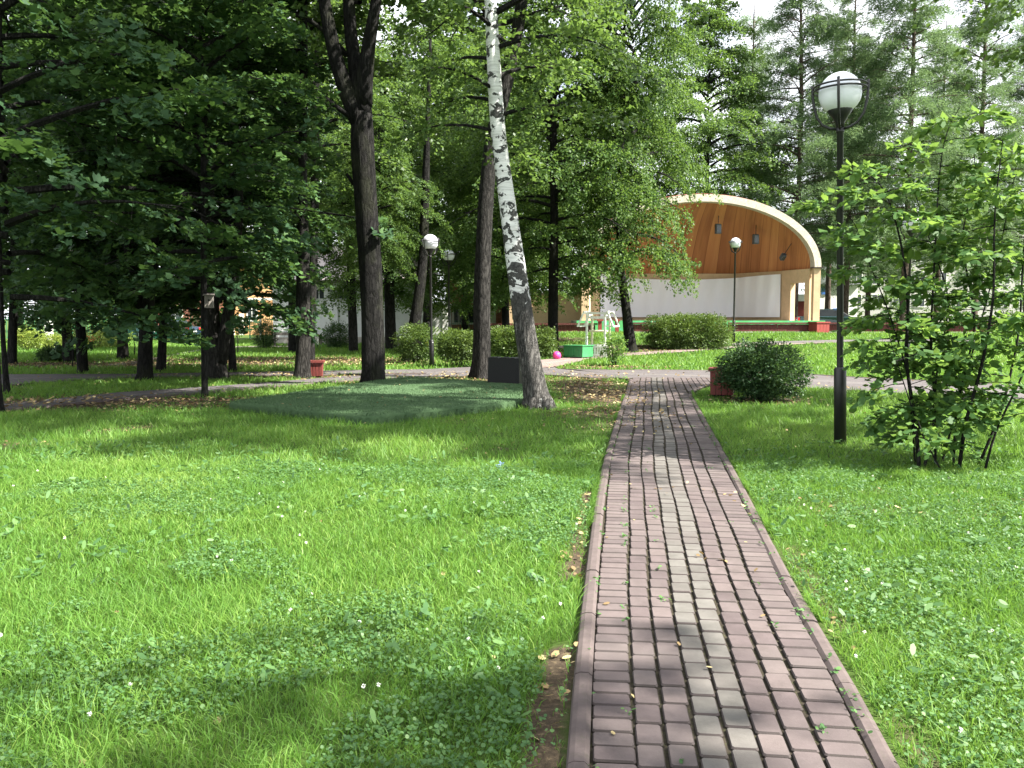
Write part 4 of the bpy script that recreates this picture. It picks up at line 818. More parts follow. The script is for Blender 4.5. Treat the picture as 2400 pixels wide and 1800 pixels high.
def wood_soffit():
    m, t, b = new_mat('soffit_planks'); uvn = t.nodes.new('ShaderNodeUVMap'); mp = t.nodes.new('ShaderNodeMapping'); t.links.new(uvn.outputs[0], mp.inputs[0]); mp.inputs['Scale'].default_value = (1, .035, 1)
    n = noise(t, mp.outputs[0], 3.2, 4, .7); sp_ = t.nodes.new('ShaderNodeSeparateXYZ'); t.links.new(uvn.outputs[0], sp_.inputs[0])
    pl = math_(t, 'FRACT', math_(t, 'MULTIPLY', sp_.outputs['X'], 2.2)); wn = t.nodes.new('ShaderNodeTexWhiteNoise'); wn.noise_dimensions = '1D'; t.links.new(math_(t, 'FLOOR', math_(t, 'MULTIPLY', sp_.outputs['X'], 2.2)), wn.inputs['W'])
    col = ramp(t, math_(t, 'ADD', math_(t, 'MULTIPLY', n, .8), math_(t, 'MULTIPLY', wn.outputs['Value'], .25)), [(.25, (.30, .105, .045)), (.55, (.48, .195, .078)), (.8, (.60, .28, .12))])
    col = mixc(t, ramp(t, pl, [(0, (1, 1, 1)), (.07, (0, 0, 0))]), col, (.16, .05, .02))
    dk = noise(t, mp.outputs[0], 1.1, 4, .7); col = mixc(t, ramp(t, dk, [(.55, (0, 0, 0)), (.70, (.75, .75, .75))]), col, (.13, .045, .02))
    t.links.new(col, b.inputs['Base Color']); spec(b, .6, .25); return m
M['soffit'] = wood_soffit()
def cloth_mat():
    m, t, b = new_mat('screen_cloth'); n = noise(t, coords(t, (1, 1, .35)), .9, 4, .6); t.links.new(ramp(t, n, [(.3, (.80, .80, .85)), (.7, (.88, .88, .91))]), b.inputs['Base Color']); spec(b, .85, .1); return m
M['cloth'] = cloth_mat()
def brickm():
    m, t, b = new_mat('red_brick'); br = t.nodes.new('ShaderNodeTexBrick'); br.inputs['Scale'].default_value = 1; br.inputs['Brick Width'].default_value = .26; br.inputs['Row Height'].default_value = .085; br.inputs['Mortar Size'].default_value = .008
    br.inputs['Color1'].default_value = (.36, .12, .075, 1); br.inputs['Color2'].default_value = (.28, .09, .06, 1); br.inputs['Mortar'].default_value = (.33, .27, .23, 1)
    mp = t.nodes.new('ShaderNodeMapping'); mp.inputs['Rotation'].default_value = (math.pi / 2, 0, 0); c = t.nodes.new('ShaderNodeTexCoord'); t.links.new(c.outputs['Object'], mp.inputs[0]); t.links.new(mp.outputs[0], br.inputs['Vector']); t.links.new(br.outputs['Color'], b.inputs['Base Color']); spec(b, .9, .1); return m
M['brick'] = brickm()
def one(name, m, parent, *boxes, bev=0, **k):
    mb = MB()
    for q in boxes: mb.box(*q)
    return mb.build(name, m, parent, bev=bev)
def win(parent, x0, x1, z0, z1, y, fm='white_paint', fr=.09, panes=2):
    f = MB(); f.box(x0, x1, y - .06, y + .03, z0 - fr, z0); f.box(x0, x1, y - .06, y + .03, z1, z1 + fr); f.box(x0 - fr, x0, y - .06, y + .03, z0 - fr, z1 + fr); f.box(x1, x1 + fr, y - .06, y + .03, z0 - fr, z1 + fr)
    for i in range(1, panes): xm = x0 + (x1 - x0) * i / panes; f.box(xm - .025, xm + .025, y - .045, y + .025, z0, z1)
    wd = f.build('window', M[fm], parent); one('pane', M['glass'], wd, (x0, x1, y - .02, y + .015, z0, z1))

# --- the bandshell stage
YF = 50.0; XL, XR = ap(1362, 700, YF).x, ap(1917, 700, YF).x; XC = (XL + XR) / 2; AO = (XR - XL) / 2
ZS, ZT, ZF = ap(1900, 629, YF).z, ap(1640, 457, YF).z, ap(1700, 752, YF).z; GZ = float(H(11, 50))
st = empty('bandshell_stage', (0, 0, 0), label='open air bandshell stage with an orange plank ceiling under a peeling white arch', cat='stage')
plan = [(XL + .30, YF + .25), (XC - 5.72, 52.6), (XC - 3.55, 56.0), (XC + 3.55, 56.0), (XC + 5.72, 52.6), (XR - .30, YF + .25)]
one('platform', M['concrete'], st, (XL - .3, XR + .25, YF - .55, 57.2, GZ - .4, ZF)); one('front_panel', M['stage_green'], st, (XL - .3, XR + .25, YF - .60, YF - .553, GZ - .4, ZF + .02))
bw = MB()
for (x0, y0), (x1, y1) in zip(plan[1:4], plan[2:5]): bw.beam((x0, y0, (ZF + ZS) / 2), (x1, y1, (ZF + ZS) / 2), .2, ZS - ZF)
bw.build('back_wall', M['tan'], st)
for (p0, p1) in ((plan[4], plan[5]), (plan[1], plan[0])):
    p0 = Vector((*p0, 0)); p1 = Vector((*p1, 0)); d = p1 - p0; sw = MB(); zm = (ZF + ZS) / 2; dt = ZF + 2.25
    for a, b_, z0, z1 in ((0, .34, ZF, ZS), (.34, .84, dt, ZS), (.84, 1, ZF, ZS)): sw.beam(p0 + d * a + Vector((0, 0, (z0 + z1) / 2)), p0 + d * b_ + Vector((0, 0, (z0 + z1) / 2)), .34, z1 - z0)
    sw.build('side_wall', M['tan'], st)
for s, x in ((-1, XL), (1, XR)):
    o = one('pillar', M['tan'], st, (x - s * .38 if s > 0 else x, x if s > 0 else x + .38, YF - .34, YF + .05, GZ, ZS)); one('cap', M['roof_dark'], o, (x - .46 if s > 0 else x - .1, x + .1 if s > 0 else x + .46, YF - .44, YF + .1, ZS + .002, ZS + .06))
fa = MB(); NA = 64; BO = ZT - ZS; th = np.linspace(math.pi, 0, NA)
prof = [(0, -.42), (0, .35), (.38, .35), (.38, -.42)]
for i, a in enumerate(th):
    for dr, dy in prof: fa.v.append((XC + (AO - dr) * math.cos(a), YF + dy, ZS + .06 + (BO - .06 - dr * 1.1) * math.sin(a)))
for i in range(NA - 1):
    for k in range(4): fa.f.append((i * 4 + k, (i + 1) * 4 + k, (i + 1) * 4 + (k + 1) % 4, i * 4 + (k + 1) % 4)); fa.t.append(.5)
fa.build('arch_fascia', M['fascia'], st)
rim = MB(); rim.tube([(XC + (AO + .03) * math.cos(a), YF - .2, ZS + .07 + (BO - .05) * math.sin(a)) for a in th], .03, 6); rim.build('arch_trim', M['red_wood'], st)
pl_ = resample([Vector((*q, 0)) for q in plan], 400)
V = []; U = []; NS = 15
for i, a in enumerate(th):
    A = np.array([XC + (AO - .36) * math.cos(a), YF + .2, ZS + .06 + (BO - .47) * math.sin(a)]); s = (1 + math.cos(a)) / 2; s = .5 + (s - .5) * (.98); B_ = pl_[int(s * 399)]; B_ = np.array([B_[0], B_[1], ZS - .02])
    for k in range(NS):
        q = k / (NS - 1); p = A + (B_ - A) * q; p[2] += .95 * math.sin(a) * math.sin(q * math.pi) * .6; V.append(tuple(p)); U.append((i * .25, q * 6))
F = [(i * NS + k, (i + 1) * NS + k, (i + 1) * NS + k + 1, i * NS + k + 1) for i in range(NA - 1) for k in range(NS - 1)]
me = bpy.data.meshes.new('soffit'); me.from_pydata(V, [], F); uv = me.uv_layers.new(name='UVMap')
for l in me.loops: uv.data[l.index].uv = U[l.vertex_index]
link('soffit', me, M['soffit'], st, True)
V = []
for i, a in enumerate(th):
    for q, (yy_, sc_) in enumerate(((YF - .1, 1.0), (YF + 3, .98), (YF + 6.5, .80), (57.0, .45))): V.append((XC + (AO + .01) * math.cos(a) * (.55 + .45 * sc_), yy_, ZS + .1 + (BO - .02) * math.sin(a) * sc_))
F = [(i * 4 + k, i * 4 + k + 1, (i + 1) * 4 + k + 1, (i + 1) * 4 + k) for i in range(NA - 1) for k in range(3)]
me = bpy.data.meshes.new('roof'); me.from_pydata(V, [], F); link('roof', me, M['roof_dark'], st)
# the white cloth hung along the back wall
cp = [Vector((XC - 5.52, 52.55, 0)), Vector((XC - 3.45, 55.78, 0)), Vector((XC + 3.45, 55.78, 0)), Vector((XC + 5.50, 52.62, 0))]; cpp = resample(cp, 160); V = []; rz_ = random.Random(4)
for i, q in enumerate(cpp):
    for k in range(14):
        f = k / 13; s = i / 159; fold = .05 * math.sin(i * .55 + 2 * f) * (.4 + .6 * (1 - f)) + .16 * math.exp(-((s - .72 - .14 * f) / .05) ** 2) * (1 - f) + .12 * math.exp(-((s - .97 + .1 * f) / .05) ** 2) * f
        z0 = ZF + .22; z1 = ZS - .30 + .10 * math.cos(s * 6.28); V.append((q[0], q[1] - .06 - fold, z0 + (z1 - z0) * (1 - f)))
F = [(i * 14 + k, i * 14 + k + 1, (i + 1) * 14 + k + 1, (i + 1) * 14 + k) for i in range(159) for k in range(13)]
me = bpy.data.meshes.new('stage_screen'); me.from_pydata(V, [], F); tag(link('stage_screen', me, M['cloth'], smooth=True), 'big white cloth screen hung along the back wall of the stage', 'screen')
def spot(px, py, Y, sc, lab, tilt=0):
    c = ap(px, py, Y); r = empty('floodlight', c, label=lab, cat='light', group='floodlights hanging from the stage ceiling'); r.rotation_euler = (tilt, 0, .2)
    one('housing', M['lamp_grey'], r, (-.17 * sc, .17 * sc, -.13, .13, -.28 * sc, .28 * sc), bev=.02); one('lens', M['glass'], r, (-.13 * sc, .13 * sc, -.145, -.131, -.22 * sc, .22 * sc))
    mb = MB(); mb.beam((0, 0, .27 * sc), (.02, 0, 1.15), .03, .03); mb.beam((-.19 * sc, 0, .3 * sc), (.19 * sc, 0, .3 * sc), .03, .03); mb.build('bracket', M['black'], r)
spot(1683, 537, 51.6, 1, 'floodlight highest under the stage ceiling, nearest the arch top'); spot(1771, 561, 51.6, 1, 'floodlight in the middle of the stage ceiling, upright grey housing'); spot(1835, 602, 51.4, .75, 'floodlight low by the right pillar, tilted with a pale front', .9)

# --- low maroon fences and steps before the stage
def picket(name, label, pa, pb, Y0, Y1, top, n=None, post=None):
    a = ap(pa, 765, Y0); b = ap(pb, 765, Y1); a.z = float(H(a.x, a.y)); b.z = float(H(b.x, b.y)); r = empty(name, a, label=label, cat='fence', group='low maroon fences before the stage'); d = b - a; L = d.length; d.normalize(); nb = int(L / .125); h = top - a.z; mb = MB(); rr = random.Random(int(pa))
    for i in range(nb):
        p = d * (i + .5) * .125; hh = h - .12 + rr.gauss(0, .004); o = rr.gauss(0, .004); mb.beam(p + Vector((0, o, .10)), p + Vector((rr.gauss(0, .003), o, hh)), .122, .022, up=(0, 1, 0))
    mb.build('boards', M['dark_red'], r); mb = MB(); mb.beam(Vector((0, -.03, h - .06)), d * L + Vector((0, -.03, h - .06)), .14, .09); mb.build('top_rail', M['dark_red'], r)
    mb = MB(); mb.beam(Vector((0, .02, .03)), d * L + Vector((0, .02, .03)), .2, .11); mb.build('plinth', M['concrete'], r); return r
TOPF = ap(1800, 755, 47.5).z
picket('low_fence', 'low maroon board fence right of the thin lamp, in front of the stage', 1706, 1912, 47.4, 47.4, TOPF); picket('low_fence', 'low maroon board fence running right behind the tall sapling', 1940, 2330, 47.4, 46.6, TOPF)
picket('low_fence', 'low maroon board fence behind the long hedge, beside the leaning linden', 1484, 1660, 47.4, 47.4, TOPF); picket('low_fence', 'low maroon board fence before the tan wing, left of the red posts', 1120, 1400, 47.4, 47.4, TOPF - .05)
for px, lab in ((1406, 'left red fence post with a square cap, behind the white well frame'), (1446, 'right red fence post with a square cap, beside the leaning linden')):
    p = ap(px, 765, 47.2); p.z = float(H(p.x, p.y)); r = empty('fence_post', p, label=lab, cat='post', group='red posts at the steps'); one('shaft', M['red_wood'], r, (-.10, .10, -.10, .10, 0, .66)); one('cap', M['red_wood'], r, (-.15, .15, -.15, .15, .662, .76))
sp0 = ap(1408, 790, 45.9); sg = empty('garden_steps', (sp0.x, 45.6, 0), label='dark steps with pale tread edges leading up between the red posts', cat='steps')
for i in range(4):
    z = .22 + i * .19; y = -1.6 + i * .42; o = one('step', M['dark'], sg, (-.52, .5, y, y + .5, -.1, z)); one('nosing', M['concrete'], o, (-.5, .48, y - .012, y + .03, z - .05, z + .004))
p = ap(1919, 778, 47.0); p.z = float(H(p.x, p.y))
def crate(name, label, base, w_, h, rz, top=1.08, cat='bin', m='bin_wood', grp=None):
    r = empty(name, base, rz, label=label, cat=cat, group=grp); mb = MB(); n = 4; g = .012
    for s in range(4):
        Mx = Matrix.Rotation(s * math.pi / 2, 4, 'Z')
        for i in range(n):
            x0 = -w_ / 2 + i * w_ / n + g / 2; x1 = x0 + w_ / n - g; y = -w_ / 2; q = []
            for z in (.04, h * .88):
                k = 1 + (top - 1) * z / h; q += [Vector((x0 * k, y * k, z)), Vector((x1 * k, y * k, z)), Vector((x1 * k, (y + .025) * k, z)), Vector((x0 * k, (y + .025) * k, z))]
            mb.add([Mx @ v for v in q], [(3, 2, 1, 0), (4, 5, 6, 7), (0, 1, 5, 4), (1, 2, 6, 5), (2, 3, 7, 6), (3, 0, 4, 7)])
    mb.build('slats', M[m], r); kk = w_ / 2 * top; t_ = MB()
    for s in range(4):
        Mx = Matrix.Rotation(s * math.pi / 2, 4, 'Z'); t_.box(-kk - .035, kk - .045, -kk - .035, -kk + .045, h * .88, h, M=Mx)
    t_.build('rim', M[m], r); one('liner', M['dark'], r, (-w_ / 2 + .03, w_ / 2 - .03, -w_ / 2 + .03, w_ / 2 - .03, .02, h * .8)); return r
crate('wooden_planter', 'square red planter box at the foot of the right stage pillar', p, .78, .64, .25, 1.0, 'planter', 'red_wood')
crate('wooden_bin', 'small red brown slatted bin beside the straight ridged linden', gp(742, 884), .32, .47, .12, 1.16, grp='slatted wooden bins'); crate('wooden_bin', 'red brown slatted bin half buried under the round bush', gp(1698, 930) + Vector((0, .2, 0)), .46, .60, -.3, 1.06, grp='slatted wooden bins')

# --- tan wing, white building, brick house and the rest behind the trees
r = empty('tan_wing', (0, 0, 0), label='low tan plastered wing left of the stage, behind the maroon fence', cat='building')
x0, x1 = ap(1180, 700, 54).x, ap(1366, 700, 54).x; one('wall', M['tan'], r, (x0, x1, 54, 58, .3, ap(1200, 690, 54).z)); one('roof', M['roof_dark'], r, (x0 - .2, x1 - .02, 53.8, 58.2, ap(1200, 690, 54).z + .003, ap(1200, 690, 54).z + .12))
win(r, ap(1215, 700, 54).x, ap(1240, 700, 54).x, 2.0, 2.9, 53.96, 'tan')
r = empty('white_building', (0, 0, 0), label='long white plastered building with a pale pink roof, behind the lindens', cat='building')
x0, x1 = ap(640, 700, 54).x, ap(990, 700, 54).x; ze = ap(700, 664, 54).z
one('wall', M['white_wall'], r, (x0, x1, 54, 60.3, -.1, ze))
for a, b_ in ((640, 690), (762, 792), (848, 876), (935, 990)): one('pilaster', M['white_wall'], r, (ap(a, 700, 54).x + .001, ap(b_, 700, 54).x + (.03 if b_ == 990 else 0), 53.86, 53.999, -.1, ze - .25))
one('eave', M['roof_dark'], r, (x0 - .4, x1 + .4, 53.3, 61, ze + .003, ze + .16)); one('plinth', M['concrete'], r, (x0, x1 + .02, 53.82, 53.855, -.1, .45))
rf = MB(); rf.add([(x0 - .4, 53.25, ze + .17), (x1 + .4, 53.25, ze + .17), (x1 + .4, 57.15, ze + 2.6), (x0 - .4, 57.15, ze + 2.6), (x0 - .4, 61.05, ze + .17), (x1 + .4, 61.05, ze + .17)], [(0, 1, 2, 3), (3, 2, 5, 4), (0, 3, 4), (1, 5, 2)]); rf.build('roof', M['roof_pink'], r)
for a, b_ in ((737, 760), (793, 818), (700, 724), (880, 902)): win(r, ap(a, 700, 54).x, ap(b_, 700, 54).x, ap(0, 700, 54).z, ap(0, 679, 54).z, 53.97, 'white_wall', .04)
def text(parent, s, px, py, Y, h):
    c = bpy.data.curves.new('lettering', 'FONT'); c.body = s; c.size = h; c.extrude = .004; o = bpy.data.objects.new('t', c); COL.objects.link(o); dg = bpy.context.evaluated_depsgraph_get(); me = bpy.data.meshes.new_from_object(o.evaluated_get(dg)); bpy.data.objects.remove(o); bpy.data.curves.remove(c)
    t_ = link('lettering', me, M['ink'], parent); p = ap(px, py, Y); t_.location = p; t_.rotation_euler = (math.pi / 2, 0, 0)
text(r, 'ТПТ', 803, 734, 53.98, .22); text(r, 'ІРР', 730, 727, 53.98, .22)
r = empty('white_shed', (0, 0, 0), label='small beige shed with a white door between the white building and the brick house', cat='shed')
x0, x1 = ap(1012, 700, 56).x, ap(1050, 700, 56).x; zt_ = ap(0, 714, 56).z; one('wall', M['white_wall'], r, (x0, x1, 56, 59, -.1, zt_)); one('roof', M['grey_box'], r, (x0 - .1, x1 + .1, 55.9, 59.1, zt_ + .002, zt_ + .07)); dr = one('door', M['white_paint'], r, (ap(1037, 700, 56).x, ap(1048, 700, 56).x, 55.95, 55.99, .25, ap(0, 720, 56).z)); one('handle', M['black'], dr, (x1 - .12, x1 - .09, 55.91, 55.945, 1.1, 1.25)); one('plinth', M['concrete'], r, (x0, x1, 55.9, 55.945, -.1, .24))
r = empty('brick_house', (0, 0, 0), label='red brick house with white framed windows behind the green railings', cat='house')
x0, x1 = ap(1046, 700, 62).x, ap(1182, 700, 62).x; zt_ = ap(0, 640, 62).z; one('wall', M['brick'], r, (x0, x1, 62, 70, -.1, zt_)); rf = MB(); rf.add([(x0 - .3, 61.5, zt_), (x1 + .3, 61.5, zt_), (x1 + .3, 66, zt_ + 1.8), (x0 - .3, 66, zt_ + 1.8), (x1 + .3, 70.5, zt_), (x0 - .3, 70.5, zt_)], [(0, 1, 2, 3), (3, 2, 4, 5), (0, 3, 5), (1, 4, 2)]); rf.build('roof', M['roof_dark'], r)
for a, b_ in ((1064, 1087), (1099, 1122)): win(r, ap(a, 700, 62).x, ap(b_, 700, 62).x, ap(0, 756, 62).z, ap(0, 719, 62).z, 61.97, 'white_paint', .14)
r = empty('orange_house', (0, 0, 0), label='orange plastered house with white corner strips beyond the green fence', cat='house')
x0, x1 = ap(528, 700, 76).x, ap(640, 700, 76).x; zt_ = ap(0, 630, 76).z; one('wall', M['orange'], r, (x0, x1, 76, 84, -.1, zt_)); q = MB(); q.box(ap(538, 700, 76).x, ap(548, 700, 76).x, 75.9, 75.99, -.1, zt_); q.box(ap(559, 700, 76).x, ap(571, 700, 76).x, 75.9, 75.99, -.1, ap(0, 735, 76).z); q.box(x0 - .1, x1 + .1, 75.85, 75.895, ap(0, 704, 76).z, ap(0, 698, 76).z); q.build('trim', M['white_paint'], r); one('roof', M['roof_dark'], r, (x0 - .4, x1 + .4, 75.4, 84.4, zt_ + .003, zt_ + .25)); win(r, ap(580, 700, 76).x, ap(600, 700, 76).x, ap(0, 750, 76).z, ap(0, 715, 76).z, 75.97, 'white_paint', .12)
r = empty('brick_house', (0, 0, 0), label='dull red brick house behind the parked cars at the left', cat='house')
x0, x1 = ap(285, 700, 82).x, ap(470, 700, 82).x; zt_ = ap(0, 672, 82).z; one('wall', M['brick'], r, (x0, x1, 82, 90, -.1, zt_)); one('roof', M['grey_box'], r, (x0 - .4, x1 + .4, 81.5, 90.4, zt_ + .003, zt_ + .2))
for a, b_ in ((330, 346), (395, 425)): win(r, ap(a, 700, 82).x, ap(b_, 700, 82).x, ap(0, 760, 82).z, ap(0, 722, 82).z, 81.97, 'white_paint', .12)
r = empty('pale_block', (0, 0, 0), label='pale multi storey block far behind the larches on the right', cat='building')
x0, x1 = ap(1960, 700, 118).x, ap(2560, 700, 118).x; zt_ = ap(0, 520, 118).z; one('wall', M['pale_block'], r, (x0, x1, 118, 130, -.1, zt_)); one('roof', M['grey_box'], r, (x0 - .3, x1 + .3, 117.6, 130.3, zt_ + .003, zt_ + .3))
for i in range(12):
    for k in range(3): win(r, x0 + 2 + i * 2.9, x0 + 3.4 + i * 2.9, 3.2 + k * 3.1, 4.8 + k * 3.1, 117.96, 'white_paint', .08)
r = empty('white_kiosk', (0, 0, 0), label='white kiosk with blue panels beyond the fence, right of the stage pillar', cat='kiosk')
x0, x1 = ap(1922, 700, 86).x, ap(2010, 700, 86).x; zk = ap(0, 668, 86).z; one('wall', M['white_paint'], r, (x0, x1, 86, 90, .2, zk)); M['blue'] = paint('blue_panel', (.06, .17, .48), .5, .15, 3); one('panels', M['blue'], r, (x0 + .1, x0 + .7, 85.9, 85.99, ap(0, 690, 86).z, ap(0, 664, 86).z - .3), (ap(1953, 700, 86).x, ap(1963, 700, 86).x, 85.9, 85.99, 1.6, 2.6)); one('roof', M['grey_box'], r, (x0 - .2, x1 + .2, 85.7, 90.2, zk + .003, zk + .15))
r = empty('red_kiosk', (0, 0, 0), label='small red brown kiosk seen through the right doorway of the stage', cat='kiosk')
x0, x1 = ap(1862, 700, 84).x, ap(1890, 700, 84).x; one('wall', M['red_wood'], r, (x0, x1, 84, 86, .5, ap(0, 706, 84).z)); one('roof', M['white_paint'], r, (x0 - .3, x1 + .3, 83.6, 86.3, ap(0, 706, 84).z + .003, ap(0, 690, 84).z))
p = gp(1156, 800); r = empty('utility_cabinet', (ap(1156, 760, 56).x, 56, .3), label='grey metal utility cabinet beside the brick house, right of the furrowed linden', cat='cabinet'); one('body', M['grey_box'], r, (-.18, .18, -.2, .2, -.3, 1.8), bev=.01); one('door', M['grey_box'], r, (-.15, .15, -.225, -.205, .1, 1.7)); one('foot', M['concrete'], r, (-.2, .2, -.22, .22, -.5, -.302))

# --- green railings
def railing(name, label, pts, n, h, grp=None, dy=.0):
    a, b = Vector(pts[0]), Vector(pts[1]); r = empty(name, a, label=label, cat='fence', group=grp); d = (b - a); L = d.length; d.normalize(); s = L / n; bars = MB(); rails = MB()
    for i in range(n):
        pm = MB(); k = int(s / .14)
        for j in range(1, k): p = d * (i * s + j * s / k); pm.beam(p + Vector((0, 0, .12)), p + Vector((0, 0, h)), .022, .022)
        for z in (.2, h - .2): pm.beam(d * (i * s + .04) + Vector((0, 0, z)), d * ((i + 1) * s - .04) + Vector((0, 0, z)), .03, .03)
        pm.build('panel', M['fence_green'], r)
    for i in range(n + 1): one('post', M['fence_green'], r, (d.x * i * s - .04, d.x * i * s + .04, d.y * i * s - .04, d.y * i * s + .04, 0, h + .08))
    mb = MB(); mb.beam(Vector((0, 0, .0)), d * L + Vector((0, 0, .0)), .22, .2); mb.build('plinth', M['dark_red'], r)
railing('green_fence', 'long green metal railing fence across the far left of the park', [(ap(-120, 745, 63).x, 62, 0), (ap(530, 745, 63).x, 63, 0)], 8, 1.75); railing('green_fence', 'short green railing with a mesh gate left of the white building', [(ap(585, 745, 63).x, 63, 0), (ap(655, 745, 63).x, 63, 0)], 1, 1.75)
railing('green_fence', 'green railing in front of the brick house windows', [(ap(1052, 745, 58.5).x, 58.5, .1), (ap(1150, 745, 58.5).x, 58.5, .25)], 1, 1.35)
p = ap(610, 760, 62.6); tag(one('fence_pipe', M['white_paint'], None, (p.x - .05, p.x + .05, 62.55, 62.65, 0, 2.0), (p.x - .07, p.x + .07, 62.53, 62.67, 2.001, 2.06)), 'slim white pipe post at the green mesh gate', 'post'); p = ap(115, 780, 61); tag(one('gate_pillar', M['white_paint'], None, (p.x - .2, p.x + .2, 60.8, 61.2, 0, 1.35), (p.x - .26, p.x + .26, 60.74, 61.26, 1.351, 1.45)), 'short white pillar among the yellow green shrubs', 'pillar')

# --- cars
def carpaint(n, c): 
    m, t, b = new_mat(n); b.inputs['Base Color'].default_value = (*c, 1); spec(b, .22, .5); b.inputs['Coat Weight'].default_value = .6; return m
M['car_glass'] = paint('car_glass', (.012, .016, .018), .35, .3, 2, None, .25); M['lampred'] = paint('tail_red', (.75, .03, .04), .3, .1); M['tyre'] = paint('tyre', (.02, .02, .02), .9, .2); M['rim'] = paint('wheel_rim', (.45, .45, .46), .35, .1)
def car(label, loc, rz, c, sed=True):
    r = empty('parked_car', loc, rz, label=label, cat='car', group='parked cars'); m = carpaint('car_paint', c)
    low = [(-2.15, .32), (-2.2, .55), (-2.12, .82), (-1.3, .93), (1.35, .97), (2.05, .95), (2.2, .75), (2.2, .4), (2.1, .28)]; up = [(-1.25, .92), (-.55, 1.38), (.75, 1.42), (1.45, .96)]
    def loft(prof, wb, wt, z0, z1):
        n = len(prof); wd = lambda x, z: (wb + (wt - wb) * (z - z0) / (z1 - z0)) * (1 - .12 * (abs(x) / 2.2) ** 4); mb = MB(); mb.add([(x, -wd(x, z), z) for x, z in prof] + [(x, wd(x, z), z) for x, z in prof], [(i, (i + 1) % n, n + (i + 1) % n, n + i) for i in range(n)] + [tuple(range(n))[::-1], tuple(range(n, 2 * n))]); return mb
    loft(low, .84, .80, .28, .97).build('body', m, r, bev=.05); loft(up, .76, .60, .92, 1.42).build('cabin', M['car_glass'], r, bev=.03); one('roof', m, r, (-.55, .75, -.6, .6, 1.405, 1.45), bev=.02)
    for x in (-1.35, 1.35):
        for s in (-1, 1):
            wm = MB(); wm.tube([(x, s * .66, .32), (x, s * .85, .32)], .32, 20); wo = wm.build('wheel', M['tyre'], r); rm_ = MB(); rm_.tube([(x, s * .85, .32), (x, s * .862, .32)], .2, 14); rm_.build('rim', M['rim'], wo)
    for s in (-1, 1): one('tail_light', M['lampred'], r, (2.10, 2.215, s * .62 - .13, s * .62 + .13, .66, .88)); one('headlight', M['globe'], r, (-2.18, -2.08, s * .6 - .14, s * .6 + .14, .62, .78))
    one('number_plate', M['white_paint'], r, (2.19, 2.225, -.26, .26, .52, .64)); bp_ = MB(); bp_.beam((2.18, -.7, .42), (2.18, .7, .42), .12, .12); bp_.build('bumper', m, r); return r
p = ap(392, 790, 67); car('dark blue sedan with red tail lamp behind the green fence', (p.x, 68.5, 0), R(-28), (.015, .03, .07)); p = ap(282, 790, 67); car('dark green car partly hidden by the lone grey brown maple', (p.x, 68, 0), R(8), (.01, .05, .05)); p = ap(1958, 745, 58); car('dark teal car parked right of the stage pillar', (p.x, 59, float(H(p.x, 59))), R(170), (.012, .04, .045))

# ------------------------------------------------------------------ lamps and small things in the park
def lamp(label, base, hgt, lean=0.0, rz=0.0):
    r = empty('street_lamp', base, label=label, cat='lamp', group='black globe lamps'); r.rotation_mode = 'ZYX'; r.rotation_euler = (0, lean, rz); k = hgt / 4.98; zc = hgt - .265; 
    mb = MB(); mb.lathe([(.0, -.1), (.078, -.1), (.078, 1.03 * k), (.068, 1.05 * k), (.04, 1.06 * k)], 20); sl_ = mb.build('base_sleeve', M['black'], r, True); one('hatch', M['black'], sl_, (-.035, .035, -.084, -.072, .55, .78)); bl = MB(); bl.lathe([(0, 0), (.018, 0), (.018, .012), (0, .014)], 10); bo = bl.build('lock', M['rim'], sl_); bo.location = (0, -.083, .84); bo.rotation_euler = (math.pi / 2, 0, 0)
    mb = MB(); mb.lathe([(.042, 1.04 * k), (.040, zc - .5), (.05, zc - .49), (.05, zc - .43), (.0, zc - .43)], 14); mb.build('pole', M['black'], r, True)
    mb = MB(); mb.lathe([(.0, zc - .44), (.05, zc - .43), (.055, zc - .37), (.10, zc - .29), (.155, zc - .215), (.15, zc - .195), (.0, zc - .195)], 24); mb.build('globe_holder', M['black'], r, True)
    mb = MB(); mb.lathe([(.26 * math.cos(a), zc + .26 * math.sin(a)) for a in np.linspace(-1.0, math.pi / 2, 22)], 36); mb.build('globe', M['globe'], r, True)
    for z in (zc + .035, zc + .085):
        mb = MB(); mb.tube([(.318 * math.cos(a), .318 * math.sin(a), z) for a in np.linspace(0, 2 * math.pi, 49)], .0125, 6, False); mb.build('ring', M['black'], r, True)
    for q in range(4):
        a0 = q * math.pi / 2 + .42; pts = [(rr_ * math.cos(a0), rr_ * math.sin(a0), zc + dz) for rr_, dz in ((.04, -.445), (.12, -.43), (.21, -.38), (.28, -.27), (.316, -.12), (.33, .02), (.332, .13))]; mb = MB(); mb.tube(pts, .0175, 6); mb.build('cage_arm', M['black'], r, True)
    return r
lamp('nearest black globe lamp, standing on the lawn beside the tall sapling', gp(1969, 1041), ap(1960, 168, gp(1969, 1041).y).z, R(-1.7), 2.3)
lamp('globe lamp beside the cross path, in front of the loose twiggy shrub', gp(1012, 862), ap(1008, 549, gp(1012, 862).y).z, R(-.3), .6); lamp('globe lamp behind the clipped hedge, right of another globe lamp', gp(1053, 826), ap(1053, 591, gp(1053, 826).y).z, 0, 1.1)
b = gp(1719, 803); lamp('thin globe lamp seen against the orange stage ceiling', b, ap(1719, 557, b.y).z - b.z, 0, .2); b = ap(2124, 860, 27); b.z = 0; lamp('globe lamp mostly hidden by the leaves of the tall sapling', b, 4.85, 0, .9)

